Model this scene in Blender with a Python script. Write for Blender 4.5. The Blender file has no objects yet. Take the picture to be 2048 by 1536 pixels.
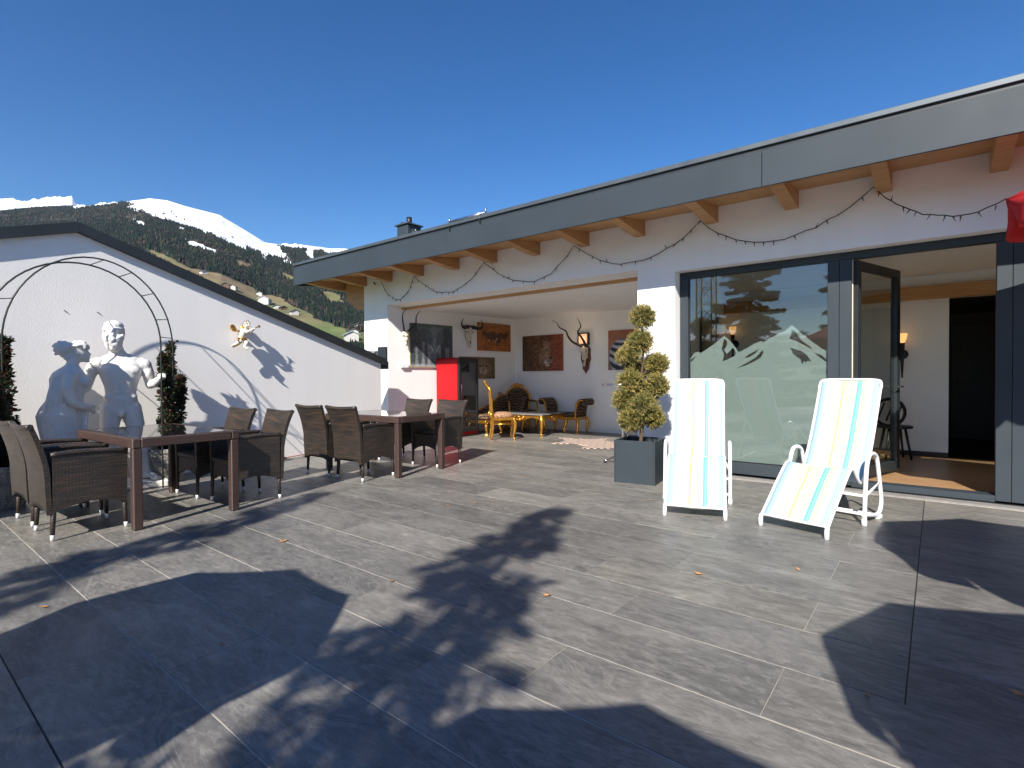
import bpy, bmesh, math, random
import numpy as np
from mathutils import Vector, Matrix, Euler, noise
from mathutils.geometry import tessellate_polygon
R = math.radians
random.seed(7); rng = np.random.default_rng(7)
SC = bpy.context.scene; COL = SC.collection

# ---------------------------------------------------------------- camera
YAW, PITCH, ROLL, CAMH = .6743, -.0149, -.006, 1.22
FW = Vector((math.cos(YAW)*math.cos(PITCH), math.sin(YAW)*math.cos(PITCH), math.sin(PITCH)))
RT0 = Vector((math.sin(YAW), -math.cos(YAW), 0)); UP0 = RT0.cross(FW)
RT = RT0*math.cos(ROLL)+UP0*math.sin(ROLL); UP = UP0*math.cos(ROLL)-RT0*math.sin(ROLL)
cam = bpy.data.cameras.new('camera'); cam.lens = 1062.6/2048*36; cam.sensor_width = 36
cam.clip_start = .05; cam.clip_end = 30000
co = bpy.data.objects.new('camera', cam); COL.objects.link(co)
M3 = Matrix((RT, UP, -FW)).transposed()
co.matrix_world = Matrix.Translation((0, 0, CAMH)) @ M3.to_4x4()
SC.camera = co

# ---------------------------------------------------------------- light
SUN_EL, SUN_AZ = R(36.5), R(20.0)               # light travels along +X, swung towards +Y
SD = Vector((math.cos(SUN_EL)*math.cos(SUN_AZ), math.cos(SUN_EL)*math.sin(SUN_AZ), -math.sin(SUN_EL)))
sl = bpy.data.lights.new('sun', 'SUN'); sl.energy = 5.0; sl.angle = R(.53); sl.color = (1, .945, .865)
so = bpy.data.objects.new('sun', sl); COL.objects.link(so); so.location = (-20, -8, 25)
so.rotation_euler = SD.to_track_quat('-Z', 'Y').to_euler()
w = bpy.data.worlds.new('World'); SC.world = w; w.use_nodes = True
nt = w.node_tree; bg = nt.nodes['Background']
sky = nt.nodes.new('ShaderNodeTexSky'); sky.sky_type = 'NISHITA'; sky.sun_disc = False
sky.sun_elevation = SUN_EL; sky.sun_rotation = math.atan2(-SD.x, -SD.y)
sky.altitude = 900; sky.air_density = 1.15; sky.dust_density = 0.0; sky.ozone_density = 2.6
gm = nt.nodes.new('ShaderNodeGamma'); gm.inputs[1].default_value = 1.2
hs = nt.nodes.new('ShaderNodeHueSaturation'); hs.inputs['Saturation'].default_value = 1.27; hs.inputs['Hue'].default_value = .506
nt.links.new(sky.outputs[0], gm.inputs[0]); nt.links.new(gm.outputs[0], hs.inputs['Color']); nt.links.new(hs.outputs[0], bg.inputs[0])
bg.inputs[1].default_value = .054
SC.view_settings.view_transform = 'Standard'; SC.view_settings.look = 'None'
SC.view_settings.exposure = .92; SC.view_settings.gamma = 1
SC.render.engine = 'CYCLES'; SC.cycles.max_bounces = 12; SC.cycles.diffuse_bounces = 8; SC.cycles.transparent_max_bounces = 24
SC.cycles.caustics_reflective = True; SC.cycles.blur_glossy = .6; SC.cycles.sample_clamp_indirect = 6; SC.cycles.caustics_refractive = False

# ---------------------------------------------------------------- mesh helpers
class MB:
    def __init__(s): s.v = []; s.f = []; s.sm = []
    def add(s, vs, fs, smooth=False):
        o = len(s.v); s.v += [tuple(p) for p in vs]
        s.f += [tuple(i+o for i in f) for f in fs]; s.sm += [smooth]*len(fs); return s
    def box(s, x0, x1, y0, y1, z0, z1, M=None):
        vs = [Vector((x, y, z)) for z in (z0, z1) for y in (y0, y1) for x in (x0, x1)]
        if M is not None: vs = [M @ p for p in vs]
        return s.add(vs, [(0,2,3,1),(4,5,7,6),(0,1,5,4),(2,6,7,3),(0,4,6,2),(1,3,7,5)])
    def cbox(s, x0, x1, y0, y1, z0, z1, c=.004, M=None):      # box with chamfered edges
        n = len(s.v); t = MB()
        xs = ((x0, x0+c), (x1, x1-c)); ys = ((y0, y0+c), (y1, y1-c)); zs = ((z0, z0+c), (z1, z1-c))
        vs = []; idx = {}
        for i in (0, 1):
            for j in (0, 1):
                for k in (0, 1):
                    idx[i,j,k,0] = len(vs); vs.append(Vector((xs[i][0], ys[j][1], zs[k][1])))
                    idx[i,j,k,1] = len(vs); vs.append(Vector((xs[i][1], ys[j][0], zs[k][1])))
                    idx[i,j,k,2] = len(vs); vs.append(Vector((xs[i][1], ys[j][1], zs[k][0])))
        fs = []
        for a in (0, 1):
            fs.append([idx[a,0,0,0], idx[a,1,0,0], idx[a,1,1,0], idx[a,0,1,0]][::(1 if a else -1)])
            fs.append([idx[0,a,0,1], idx[1,a,0,1], idx[1,a,1,1], idx[0,a,1,1]][::(-1 if a else 1)])
            fs.append([idx[0,0,a,2], idx[1,0,a,2], idx[1,1,a,2], idx[0,1,a,2]][::(1 if a else -1)])
        for a in (0, 1):
            for b in (0, 1):
                fs.append([idx[a,b,0,0], idx[a,b,1,0], idx[a,b,1,1], idx[a,b,0,1]])
                fs.append([idx[a,0,b,0], idx[a,1,b,0], idx[a,1,b,2], idx[a,0,b,2]])
                fs.append([idx[0,a,b,1], idx[1,a,b,1], idx[1,a,b,2], idx[0,a,b,2]])
        for a in (0, 1):
            for b in (0, 1):
                for d in (0, 1): fs.append([idx[a,b,d,0], idx[a,b,d,1], idx[a,b,d,2]])
        if M is not None: vs = [M @ p for p in vs]
        return s.add(vs, fs)
    def tube(s, pts, rad, n=10, caps=True, up=(0, 0, 1), sq=1.0, smooth=True):
        pts = [Vector(p) for p in pts]; m = len(pts)
        rad = [rad]*m if not hasattr(rad, '__len__') else list(rad)
        vs = []; prev = None
        for i, p in enumerate(pts):
            t = (pts[min(i+1, m-1)]-pts[max(i-1, 0)])
            if t.length < 1e-9: t = Vector((0, 0, 1))
            t.normalize()
            if prev is None:
                u = Vector(up)
                if abs(u.dot(t)) > .95: u = Vector((1, 0, 0))
                a = (u-t*u.dot(t)).normalized()
            else:
                a = prev-t*prev.dot(t)
                a = a.normalized() if a.length > 1e-6 else Vector((1, 0, 0))
            prev = a; b = t.cross(a)
            for k in range(n):
                an = 2*math.pi*k/n
                vs.append(p+(a*math.cos(an)+b*math.sin(an)*sq)*rad[i])
        fs = [(i*n+k, i*n+(k+1) % n, (i+1)*n+(k+1) % n, (i+1)*n+k) for i in range(m-1) for k in range(n)]
        s.add(vs, fs, smooth)
        if caps:
            o = len(s.v)-m*n
            s.f += [tuple(o+k for k in range(n-1, -1, -1)), tuple(o+(m-1)*n+k for k in range(n))]; s.sm += [False, False]
        return s
    def lathe(s, prof, n=20, c=(0, 0, 0), smooth=True):       # prof: (r, z)
        vs = [(c[0]+r*math.cos(2*math.pi*k/n), c[1]+r*math.sin(2*math.pi*k/n), c[2]+z) for r, z in prof for k in range(n)]
        fs = [(i*n+k, i*n+(k+1) % n, (i+1)*n+(k+1) % n, (i+1)*n+k) for i in range(len(prof)-1) for k in range(n)]
        return s.add(vs, fs, smooth)
    def ell(s, c, r, n=14, m=9, rot=None):
        vs = []; Q = Euler(rot).to_matrix() if rot else None
        r = (r, r, r) if not hasattr(r, '__len__') else r
        for i in range(m+1):
            th = math.pi*i/m
            for k in range(n):
                ph = 2*math.pi*k/n
                p = Vector((r[0]*math.sin(th)*math.cos(ph), r[1]*math.sin(th)*math.sin(ph), r[2]*math.cos(th)))
                if Q: p = Q @ p
                vs.append(p+Vector(c))
        fs = [(i*n+k, (i+1)*n+k, (i+1)*n+(k+1) % n, i*n+(k+1) % n) for i in range(m) for k in range(n)]
        return s.add(vs, fs, True)
    def prism(s, poly, a, b, fn):                             # poly 2D, extruded from a to b; fn(u, v, w) -> xyz
        n = len(poly); vs = [fn(u, v, a) for u, v in poly]+[fn(u, v, b) for u, v in poly]
        fs = [(i, (i+1) % n, n+(i+1) % n, n+i) for i in range(n)]
        tr = tessellate_polygon([[Vector((u, v, 0)) for u, v in poly]])
        fs += [tuple(t) for t in tr]+[tuple(n+i for i in t[::-1]) for t in tr]
        return s.add(vs, fs)
    def grid(s, fn, nu, nv, smooth=True):
        vs = [fn(i/nu, j/nv) for j in range(nv+1) for i in range(nu+1)]
        fs = [(j*(nu+1)+i, j*(nu+1)+i+1, (j+1)*(nu+1)+i+1, (j+1)*(nu+1)+i) for j in range(nv) for i in range(nu)]
        return s.add(vs, fs, smooth)
    def mesh(s, name, fix=True):
        me = bpy.data.meshes.new(name); me.from_pydata(s.v, [], s.f)
        me.polygons.foreach_set('use_smooth', s.sm); me.update()
        if fix:
            b = bmesh.new(); b.from_mesh(me); bmesh.ops.recalc_face_normals(b, faces=b.faces); b.to_mesh(me); b.free()
        return me

def obj(name, mb, mat, parent=None, fix=True, label=None):
    me = mb if isinstance(mb, bpy.types.Mesh) else mb.mesh(name, fix)
    if mat is not None and not me.materials: me.materials.append(mat)
    o = bpy.data.objects.new(name, me); COL.objects.link(o)
    if parent is not None: o.parent = parent
    if label: o['label'] = label
    return o
def tag(o, label, cat, group=None, kind=None):
    o['label'] = label; o['category'] = cat
    if group: o['group'] = group
    if kind: o['kind'] = kind
    return o
def struct(o): o['kind'] = 'structure'; return o
def thing(name, label, cat, loc=(0, 0, 0), rz=0., group=None):
    o = bpy.data.objects.new(name, None); COL.objects.link(o); o.empty_display_size = .1
    o.location = loc; o.rotation_euler = (0, 0, rz); return tag(o, label, cat, group)
def copy_tree(o, parent=None):
    c = o.copy(); COL.objects.link(c)
    if parent is not None: c.parent = parent
    for ch in o.children: copy_tree(ch, c)
    return c
def remesh(o, vox, smooth=2, fac=.5, bevel=None):
    m = o.modifiers.new('remesh', 'REMESH'); m.mode = 'VOXEL'; m.voxel_size = vox; m.use_smooth_shade = True
    if smooth:
        m = o.modifiers.new('smooth', 'SMOOTH'); m.iterations = smooth; m.factor = fac
    return o
def smoothstep(a, b, x):
    t = np.clip((x-a)/(b-a), 0, 1); return t*t*(3-2*t)

# ---------------------------------------------------------------- materials
def newmat(name):
    m = bpy.data.materials.new(name); m.use_nodes = True
    n = m.node_tree; return m, n, n.nodes['Principled BSDF']
def nd(n, t, **kw):
    x = n.nodes.new(t)
    for k, v in kw.items():
        if k in x.inputs: x.inputs[k].default_value = v
        else: setattr(x, k, v)
    return x
def coords(n, kind='Object', scale=(1, 1, 1), rot=(0, 0, 0)):
    tc = nd(n, 'ShaderNodeTexCoord'); mp = nd(n, 'ShaderNodeMapping')
    mp.inputs['Scale'].default_value = scale; mp.inputs['Rotation'].default_value = rot
    n.links.new(tc.outputs[kind], mp.inputs[0]); return mp.outputs[0]
def ramp(n, fac, stops, const=False):
    r = nd(n, 'ShaderNodeValToRGB'); e = r.color_ramp.elements
    if const: r.color_ramp.interpolation = 'CONSTANT'
    while len(e) < len(stops): e.new(.5)
    for k, (p, c) in enumerate(stops):
        e[k].position = p; e[k].color = (*c, 1) if len(c) == 3 else c
    if fac is not None: n.links.new(fac, r.inputs[0])
    return r.outputs[0]
def mix(n, fac, a, b, mode='MIX'):
    x = nd(n, 'ShaderNodeMix', data_type='RGBA', blend_type=mode)
    for s, v in ((x.inputs[0], fac), (x.inputs[6], a), (x.inputs[7], b)):
        if isinstance(v, (int, float)): s.default_value = v
        elif isinstance(v, tuple): s.default_value = (*v, 1)
        else: n.links.new(v, s)
    return x.outputs[2]
def math_(n, op, a, b=0.):
    x = nd(n, 'ShaderNodeMath', operation=op)
    for s, v in zip(x.inputs, (a, b)):
        if isinstance(v, (int, float)): s.default_value = v
        else: n.links.new(v, s)
    return x.outputs[0]
def tnoise(n, vec, scale, detail=4, rough=.55, dist=0.):
    t = nd(n, 'ShaderNodeTexNoise'); t.inputs['Scale'].default_value = scale
    t.inputs['Detail'].default_value = detail; t.inputs['Roughness'].default_value = rough
    t.inputs['Distortion'].default_value = dist; n.links.new(vec, t.inputs['Vector']); return t.outputs[0]
def bump(n, p, h, strength=.3, dist=.01):
    b = nd(n, 'ShaderNodeBump'); b.inputs['Strength'].default_value = strength; b.inputs['Distance'].default_value = dist
    n.links.new(h, b.inputs['Height']); n.links.new(b.outputs[0], p.inputs['Normal'])
def simple(name, c, rough=.5, metal=0., var=.12, vscale=6., bmp=0., bscale=60., bdist=.004, coat=0., spec=None, kind='Object'):
    m, n, p = newmat(name); p.inputs['Roughness'].default_value = rough; p.inputs['Metallic'].default_value = metal
    if coat: p.inputs['Coat Weight'].default_value = coat
    if spec is not None: p.inputs['Specular IOR Level'].default_value = spec
    v = coords(n, kind)
    d = tuple(x*(1-var) for x in c); l = tuple(min(1, x*(1+var)) for x in c)
    n.links.new(ramp(n, tnoise(n, v, vscale), [(.3, d), (.7, l)]), p.inputs['Base Color'])
    if rough > .1:
        n.links.new(ramp(n, tnoise(n, v, vscale*2.3, 3), [(.3, (rough*.88,)*3), (.7, (min(1, rough*1.12),)*3)]), p.inputs['Roughness'])
    if bmp: bump(n, p, tnoise(n, v, bscale, 5, .6), bmp, bdist)
    return m
MAT = {}
def plaster(name, c, dirt=.06):
    m, n, p = newmat(name); v = coords(n, 'Object'); p.inputs['Roughness'].default_value = .92
    p.inputs['Specular IOR Level'].default_value = .2
    big = tnoise(n, v, .9, 5, .6); st = tnoise(n, coords(n, 'Object', (3, 3, .35)), 1.6, 4)
    c1 = ramp(n, big, [(.25, tuple(x*(1-dirt) for x in c)), (.7, c)])
    n.links.new(mix(n, .5, c1, ramp(n, st, [(.3, tuple(x*(1-dirt) for x in c)), (.62, c)])), p.inputs['Base Color'])
    vo = nd(n, 'ShaderNodeTexVoronoi'); vo.inputs['Scale'].default_value = 95; n.links.new(v, vo.inputs['Vector'])
    h = math_(n, 'ADD', math_(n, 'MULTIPLY', vo.outputs['Distance'], .7), tnoise(n, v, 48, 5, .7))
    bump(n, p, h, .32, .004); return m
MAT['plaster'] = plaster('plaster_white', (.88, .865, .845))
MAT['plaster2'] = plaster('plaster_offwhite', (.86, .835, .805))
MAT['plaster_in'] = plaster('plaster_alcove', (.90, .88, .85))
MAT['ceiling'] = simple('ceiling_paint', (.88, .865, .84), .9, var=.02, bmp=.1)
MAT['anthracite'] = simple('anthracite_coated_metal', (.034, .044, .053), .5, .0, .10, 1.2, .05, 300, .0006, spec=.3)
MAT['anth_dark'] = simple('dark_sheet_metal', (.020, .024, .026), .45, .0, .15, 3.)
MAT['capmetal'] = simple('zinc_cap_metal', (.10, .115, .125), .45, .5, .1, 3.)
MAT['blackmetal'] = simple('black_metal', (.012, .012, .013), .45, .0, .2)
MAT['gutter'] = simple('grey_gutter_metal', (.2, .21, .22), .35, .7, .1)
def woodmat(name, c1, c2, scale=(6, .5, 6), rough=.5, knots=True):
    m, n, p = newmat(name); tc = nd(n, 'ShaderNodeTexCoord'); oi = nd(n, 'ShaderNodeObjectInfo')
    mp = nd(n, 'ShaderNodeMapping'); mp.inputs['Scale'].default_value = scale
    n.links.new(tc.outputs['Object'], mp.inputs[0])
    cx = nd(n, 'ShaderNodeCombineXYZ'); n.links.new(math_(n, 'MULTIPLY', oi.outputs['Random'], 31.7), cx.inputs[0])
    n.links.new(math_(n, 'MULTIPLY', oi.outputs['Random'], 17.3), cx.inputs[1]); n.links.new(cx.outputs[0], mp.inputs['Location'])
    v = mp.outputs[0]
    g = tnoise(n, v, 3.5, 6, .65, 1.2)
    col = ramp(n, g, [(.3, c2), (.55, c1), (.8, tuple(min(1, x*1.15) for x in c1))])
    if knots:
        vo = nd(n, 'ShaderNodeTexVoronoi'); vo.inputs['Scale'].default_value = .9; n.links.new(v, vo.inputs['Vector'])
        col = mix(n, ramp(n, vo.outputs['Distance'], [(.03, (1, 1, 1)), (.10, (0, 0, 0))]), col, tuple(x*.3 for x in c2))
    col = mix(n, math_(n, 'MULTIPLY', oi.outputs['Random'], .3), col, c2)
    n.links.new(col, p.inputs['Base Color']); p.inputs['Roughness'].default_value = rough
    bump(n, p, g, .12, .003); return m
MAT['larch'] = woodmat('larch_timber', (.52, .275, .105), (.38, .180, .062))
MAT['oakfloor'] = woodmat('oak_floor', (.40, .24, .12), (.26, .14, .065), (8, .8, 8), .35, False)
# ================================================================ SETTING: terrace
XF = 6.5          # plane of the plastered facade
m, n, p = newmat('slate_look_porcelain')
tc = nd(n, 'ShaderNodeTexCoord'); oi = nd(n, 'ShaderNodeObjectInfo')
off = nd(n, 'ShaderNodeCombineXYZ')
for k, s in enumerate((91.7, 53.3, 37.1)): n.links.new(math_(n, 'MULTIPLY', oi.outputs['Random'], s), off.inputs[k])
mp = nd(n, 'ShaderNodeMapping'); mp.inputs['Scale'].default_value = (3.4, 1.15, 3)
n.links.new(tc.outputs['Object'], mp.inputs[0]); n.links.new(off.outputs[0], mp.inputs['Location'])
mq = nd(n, 'ShaderNodeMapping'); mq.inputs['Scale'].default_value = (1.6, .9, 1)
n.links.new(tc.outputs['Object'], mq.inputs[0]); n.links.new(off.outputs[0], mq.inputs['Location'])
a = tnoise(n, mp.outputs[0], 1.5, 10, .70, 1.4); b = tnoise(n, mq.outputs[0], 2.2, 6, .6, .6); c_ = tnoise(n, mp.outputs[0], 11, 5, .75)
base = ramp(n, a, [(.30, (.085, .088, .092)), (.43, (.20, .198, .196)), (.56, (.29, .285, .28)), (.68, (.55, .54, .53))])
base = mix(n, ramp(n, b, [(.38, (0, 0, 0)), (.68, (.75, .75, .75))]), base, (.36, .355, .35)); base = mix(n, ramp(n, tnoise(n, mq.outputs[0], 1.1, 5, .6, .5), [(.40, (.7, .7, .7)), (.55, (0, 0, 0))]), base, (.15, .153, .157))
vn = nd(n, 'ShaderNodeMapping'); vn.inputs['Scale'].default_value = (3.2, .8, 1); vn.inputs['Rotation'].default_value = (0, 0, .35); n.links.new(tc.outputs['Object'], vn.inputs[0]); n.links.new(off.outputs[0], vn.inputs['Location'])
vf = tnoise(n, vn.outputs[0], 1.3, 9, .72, 2.2); vm_ = math_(n, 'ABSOLUTE', math_(n, 'SUBTRACT', vf, .5))
base = mix(n, ramp(n, vm_, [(.0, (.65,)*3), (.035, (0, 0, 0))]), base, (.46, .45, .44))
vf2 = tnoise(n, mp.outputs[0], 3.1, 8, .75, 1.5); base = mix(n, ramp(n, vf2, [(.30, (.75,)*3), (.40, (0, 0, 0))]), base, (.085, .087, .09))
base = mix(n, .30, base, ramp(n, c_, [(.34, (.08, .08, .082)), (.5, (.25, .25, .25)), (.66, (.50, .50, .50))]))
tone = ramp(n, oi.outputs['Random'], [(0, (.78, .77, .755)), (.2, (1.02, 1.0, .965)), (.4, (.90, .885, .86)), (.6, (1.14, 1.10, 1.05)), (.8, (1.0, .96, .90)), (1, (.86, .85, .84))])
base = mix(n, 1., base, tone, 'MULTIPLY'); base = mix(n, 1., base, (.605, .595, .565), 'MULTIPLY'); n.links.new(base, p.inputs['Base Color'])
n.links.new(ramp(n, a, [(.3, (.52,)*3), (.7, (.36,)*3)]), p.inputs['Roughness'])
bump(n, p, math_(n, 'ADD', a, math_(n, 'MULTIPLY', c_, .5)), .28, .006); MAT['tile'] = m
MAT['grout'] = simple('sand_grout', (.46, .42, .36), .95, var=.18, vscale=9.)
MAT['joint'] = simple('dark_joint_filler', (.012, .012, .012), .7, var=.2)
MAT['pebble'] = simple('light_concrete_strip', (.20, .19, .18), .9, var=.12, vscale=14, bmp=.3, bscale=160)

terr = obj('terrace_floor', MB().box(-9, 6.62, -9, 8.4, -.30, -.0022).box(6.62, 10.1, 3.0, 8.3, -.30, -.0023), MAT['grout']); struct(terr)
PW, X0T, Y0T, J = .403, .001, .086, .0055
cache = {}
def tile_mesh(w, l):
    key = (round(w, 3), round(l, 3))
    if key not in cache:
        t = MB(); e = .0010; a, b = w/2, l/2
        vs = [(-a, -b, -.02), (a, -b, -.02), (a, b, -.02), (-a, b, -.02), (-a, -b, -e), (a, -b, -e), (a, b, -e), (-a, b, -e),
              (-a+e, -b+e, 0), (a-e, -b+e, 0), (a-e, b-e, 0), (-a+e, b-e, 0)]
        fs = [(i, (i+1) % 4, 4+(i+1) % 4, 4+i) for i in range(4)]+[(4+i, 4+(i+1) % 4, 8+(i+1) % 4, 8+i) for i in range(4)]+[(8, 9, 10, 11)]
        t.add(vs, fs); me = t.mesh('tile', False); me.materials.append(MAT['tile']); cache[key] = me
    return cache[key]
far_tiles = MB()
def put_tile(x0, x1, y0, y1):
    if x1-x0 < .03 or y1-y0 < .03: return
    cx, cy = (x0+x1)/2, (y0+y1)/2
    d = Vector((cx, cy, 0)).dot(FW); s = Vector((cx, cy, 0)).dot(RT)
    if d > .7 and abs(s)/d < 1.35 or (d > -.2 and math.hypot(cx, cy) < 2.2):
        o = obj('tile', tile_mesh(x1-x0, y1-y0), None, terr); o.location = (cx, cy, random.uniform(-.0006, .0006))
    else:
        far_tiles.cbox(x0, x1, y0, y1, -.02, 0, .0010)
for r in range(-19, 25):
    x0 = X0T+PW*r+J/2; x1 = X0T+PW*(r+1)-J/2
    if r == 1: x0 += .0003
    if r == 0: x1 -= .0003
    segs = []
    ph = 1 if r % 2 else 0
    ymax = 7.65 if x1 < 6.5 else None
    bounds = [(-9, 8.1)] if x0 < 6 else [(-9, 8.4)]
    if x0 >= 6.4: bounds = [(3.09, 8.22-.084*(x1-6.5))]; x1 = min(x1, 10.06)
    for y0, y1 in bounds:
        cuts = [y0]
        for mI in range(-24, 22):
            y = Y0T+PW*mI
            if y0 < y < y1 and (mI % 3 == ph or (mI == 0 and r >= 6 and x0 < 6.4)): cuts.append(y)
        cuts.append(y1)
        for a_, b_ in zip(cuts, cuts[1:]):
            ja = .003 if (abs(a_-Y0T) < .01 and r >= 6) else .001
            jb = .003 if (abs(b_-Y0T) < .01 and r >= 6) else .001
            put_tile(x0, x1, a_+ja, b_-jb)
ft = obj('tile_field', far_tiles, MAT['tile'], terr); ft['kind'] = 'stuff'
obj('expansion_joint', MB().box(2.42, 6.45, Y0T-.0028, Y0T+.0028, -.012, -.0012), MAT['joint'], terr)
obj('expansion_joint', MB().box(X0T+PW-.0026, X0T+PW+.0026, -6, 7.6, -.012, -.0012), MAT['joint'], terr)
obj('threshold_strip', MB().cbox(6.475, 6.615, -6, 2.555, -.02, .012, .003), MAT['pebble'], terr)
obj('drain_slot', MB().box(6.617, 6.632, -6, 2.56, -.02, .018), MAT['blackmetal'], terr)
# far lower ground
MAT['valley'] = simple('valley_grass', (.10, .13, .045), .95, var=.35, vscale=.012)
# ================================================================ MAIN BUILDING
bld = thing('penthouse_building', 'white plastered rooftop building with grey fascia, open alcove and large glazed door front', 'building', (6.5, 3, 0))
def bpart(name, mb, mat, parent=bld, label=None):
    mb.v = [(x-6.5, y-3, z) for x, y, z in mb.v] if parent is bld or getattr(parent, 'parent', None) is bld else mb.v
    return obj(name, mb, mat, parent, label=label)
P = MAT['plaster']
bpart('wall', MB().box(6.5, 6.82, -9, 2.57, 2.52, 3.30), P)
bpart('wall', MB().box(6.5, 6.82, 3.075, 8.25, 2.60, 3.30).box(6.5, 6.82, 2.57, 3.075, -.02, 3.30), P)
# left pier and the splayed inner wall of the alcove
lw = MB().prism([(6.5, 8.25), (10.07, 7.95), (10.35, 7.95), (10.35, 8.98), (6.5, 8.98)], -.3, 3.3, lambda u, v, w: (u, v, w))
bpart('wall', lw, P)
bpart('wall', MB().box(10.07, 10.30, 2.9, 7.96, -.02, 3.3), MAT['plaster_in'])
bpart('wall', MB().box(6.82, 10.08, 2.95, 3.073, -.02, 3.3), MAT['plaster_in'])
bpart('ceiling', MB().box(6.80, 10.08, 3.07, 8.26, 2.575, 2.68), MAT['ceiling'])
bpart('lintel_trim', MB().cbox(6.815, 6.90, 3.08, 8.21, 2.535, 2.574, .002), MAT['larch'])
# room behind the glazing
bpart('ceiling', MB().box(6.83, 13.5, -9, 2.95, 2.60, 2.72), MAT['ceiling'])
bpart('inner_wall', MB().box(9.5, 9.65, -.13, 2.945, .05, 2.60), MAT['ceiling'])
bpart('inner_wall', MB().box(6.83, 9.5, 2.85, 2.949, .05, 2.60), MAT['ceiling'])
MAT['darkwood'] = woodmat('dark_panel_wood', (.030, .020, .014), (.015, .010, .008), (5, 5, .6), .5, False)
bpart('corridor_wall', MB().box(12.6, 12.75, -4, 2.9, -.08, 2.6), MAT['darkwood'])
bpart('corridor_wall', MB().box(9.65, 12.6, .6, .7, -.08, 2.6), MAT['darkwood'])
bpart('corridor_wall', MB().box(9.5, 9.62, -3.9, -1.35, .05, 2.268), MAT['darkwood'])
bpart('corridor_wall', MB().box(9.65, 12.6, -1.6, -1.5, -.08, 2.6), MAT['darkwood'])
bpart('corridor_ceiling', MB().box(9.66, 12.6, -1.5, .6, 2.30, 2.36), MAT['darkwood'])
cd = bpart('corridor_door', MB().cbox(12.55, 12.596, -1.1, -.2, .06, 2.1, .004), MAT['darkwood'])
MAT['steel'] = simple('brushed_steel', (.62, .62, .63), .22, 1., .06, 30)
bpart('handle', MB().tube([(12.53, -.28, 1.05), (12.5, -.28, 1.05), (12.5, -.42, 1.05)], .011, 8), MAT['steel'], cd)
bpart('end_wall', MB().box(6.83, 13.4, -9.1, -9, -.1, 2.7), MAT['ceiling'])
bpart('ceiling_beam', MB().cbox(9.36, 9.498, -9, 2.84, 2.26, 2.44, .006), MAT['larch'])
bpart('inner_wall', MB().box(9.5, 9.65, -9, -.131, 2.27, 2.60), MAT['ceiling'])
bpart('skirting', MB().cbox(9.482, 9.499, -.13, 2.85, .052, .12, .003), MAT['darkwood'])
# interior planks near the threshold
k = 0
for i in range(18):
    x0 = 6.86+i*.15
    for (y0, y1) in ((-3.2, -1.6+.5*((i*7) % 3)), (-1.6+.5*((i*7) % 3), .4+.45*((i*5) % 3)), (.4+.45*((i*5) % 3), 2.84)):
        mb = MB().cbox(0, .148, 0, y1-y0-.002, 0, .02, .001)
        o = obj('floor_plank', mb, MAT['oakfloor'], bld); o.location = (x0-6.5, y0-3, .031)
bpart('subfloor', MB().box(6.83, 13.4, -9, 2.95, -.1, .03), MAT['darkwood'])
for zz in (.97, .31):
    bpart('wall_socket', MB().tube([(9.499, .36, zz), (9.488, .36, zz)], .043, 20), MAT['ceiling'])
# --- roof
sl_ = .10
def roofz(x): return 3.47+(x-5.62)*sl_
def rbox(x0, x1, y0, y1, d0, d1):        # slab following the roof pitch
    return MB().add([(x, y, roofz(x)+d) for d in (d0, d1) for y in (y0, y1) for x in (x0, x1)],
                    [(0,2,3,1),(4,5,7,6),(0,1,5,4),(2,6,7,3),(0,4,6,2),(1,3,7,5)])
roof = bpart('roof', rbox(5.60, 13.4, -9, 10.02, -.10, -.005), MAT['anth_dark'])
cap = bpart('roof_edge', MB().cbox(5.575, 5.66, -9, 10.045, 3.435, 3.485, .004), MAT['capmetal'], roof)
bpart('roof_edge_gap', MB().box(5.612, 5.64, -9, 10.03, 3.395, 3.437), MAT['blackmetal'], roof)
seams = [10.03, 7.86, 5.70, 1.34, -3.0, -6, -9]
for a_, b_ in zip(seams, seams[1:]):
    bpart('fascia_panel', MB().cbox(5.590, 5.615, b_+.0025, a_-.0025, 3.05, 3.398, .003), MAT['anthracite'])
bpart('verge_board', MB().add([(x, y, z) for y in (10.005, 10.03) for x, z in ((5.617, 3.05), (13.3, 3.05+7.7*sl_), (13.3, roofz(13.3)-.005), (5.617, 3.437))],
      [(0,1,2,3),(4,5,6,7),(0,1,5,4),(1,2,6,5),(2,3,7,6),(3,0,4,7)]), MAT['anth_dark'])
# soffit boards and rafters
def soff(x): return 3.105+(x-5.617)*.13
nb = 7; bw = (6.5-5.617)/nb
for i in range(nb+1):
    x0 = 5.618+i*bw; x1 = x0+bw-.003
    if i == nb: x1 = 6.83
    y0s = 9.99 if True else 0
    yl = -9
    mb = MB().add([(x, y, soff(x)+d) for d in (0, .018) for y in (yl, 10.0) for x in (x0, x1)],
                  [(0,2,3,1),(4,5,7,6),(0,1,5,4),(2,6,7,3),(0,4,6,2),(1,3,7,5)])
    if i < nb: bpart('soffit_board', mb, MAT['larch'])
for i in range(8):
    x0 = 6.501+i*.126
    if i < 6:
        mb = MB().add([(x, y, soff(x)+d) for d in (0, .018) for y in (8.985, 10.0) for x in (x0, x0+.123)],
                      [(0,2,3,1),(4,5,7,6),(0,1,5,4),(2,6,7,3),(0,4,6,2),(1,3,7,5)])
        bpart('soffit_board', mb, MAT['larch'])
ry = [9.80, 8.95]+[8.15, 7.27, 6.38, 5.54, 4.70, 3.86, 3.03, 2.10, 1.245, .415, -.43, -1.28, -2.1, -2.95, -3.8]
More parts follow.
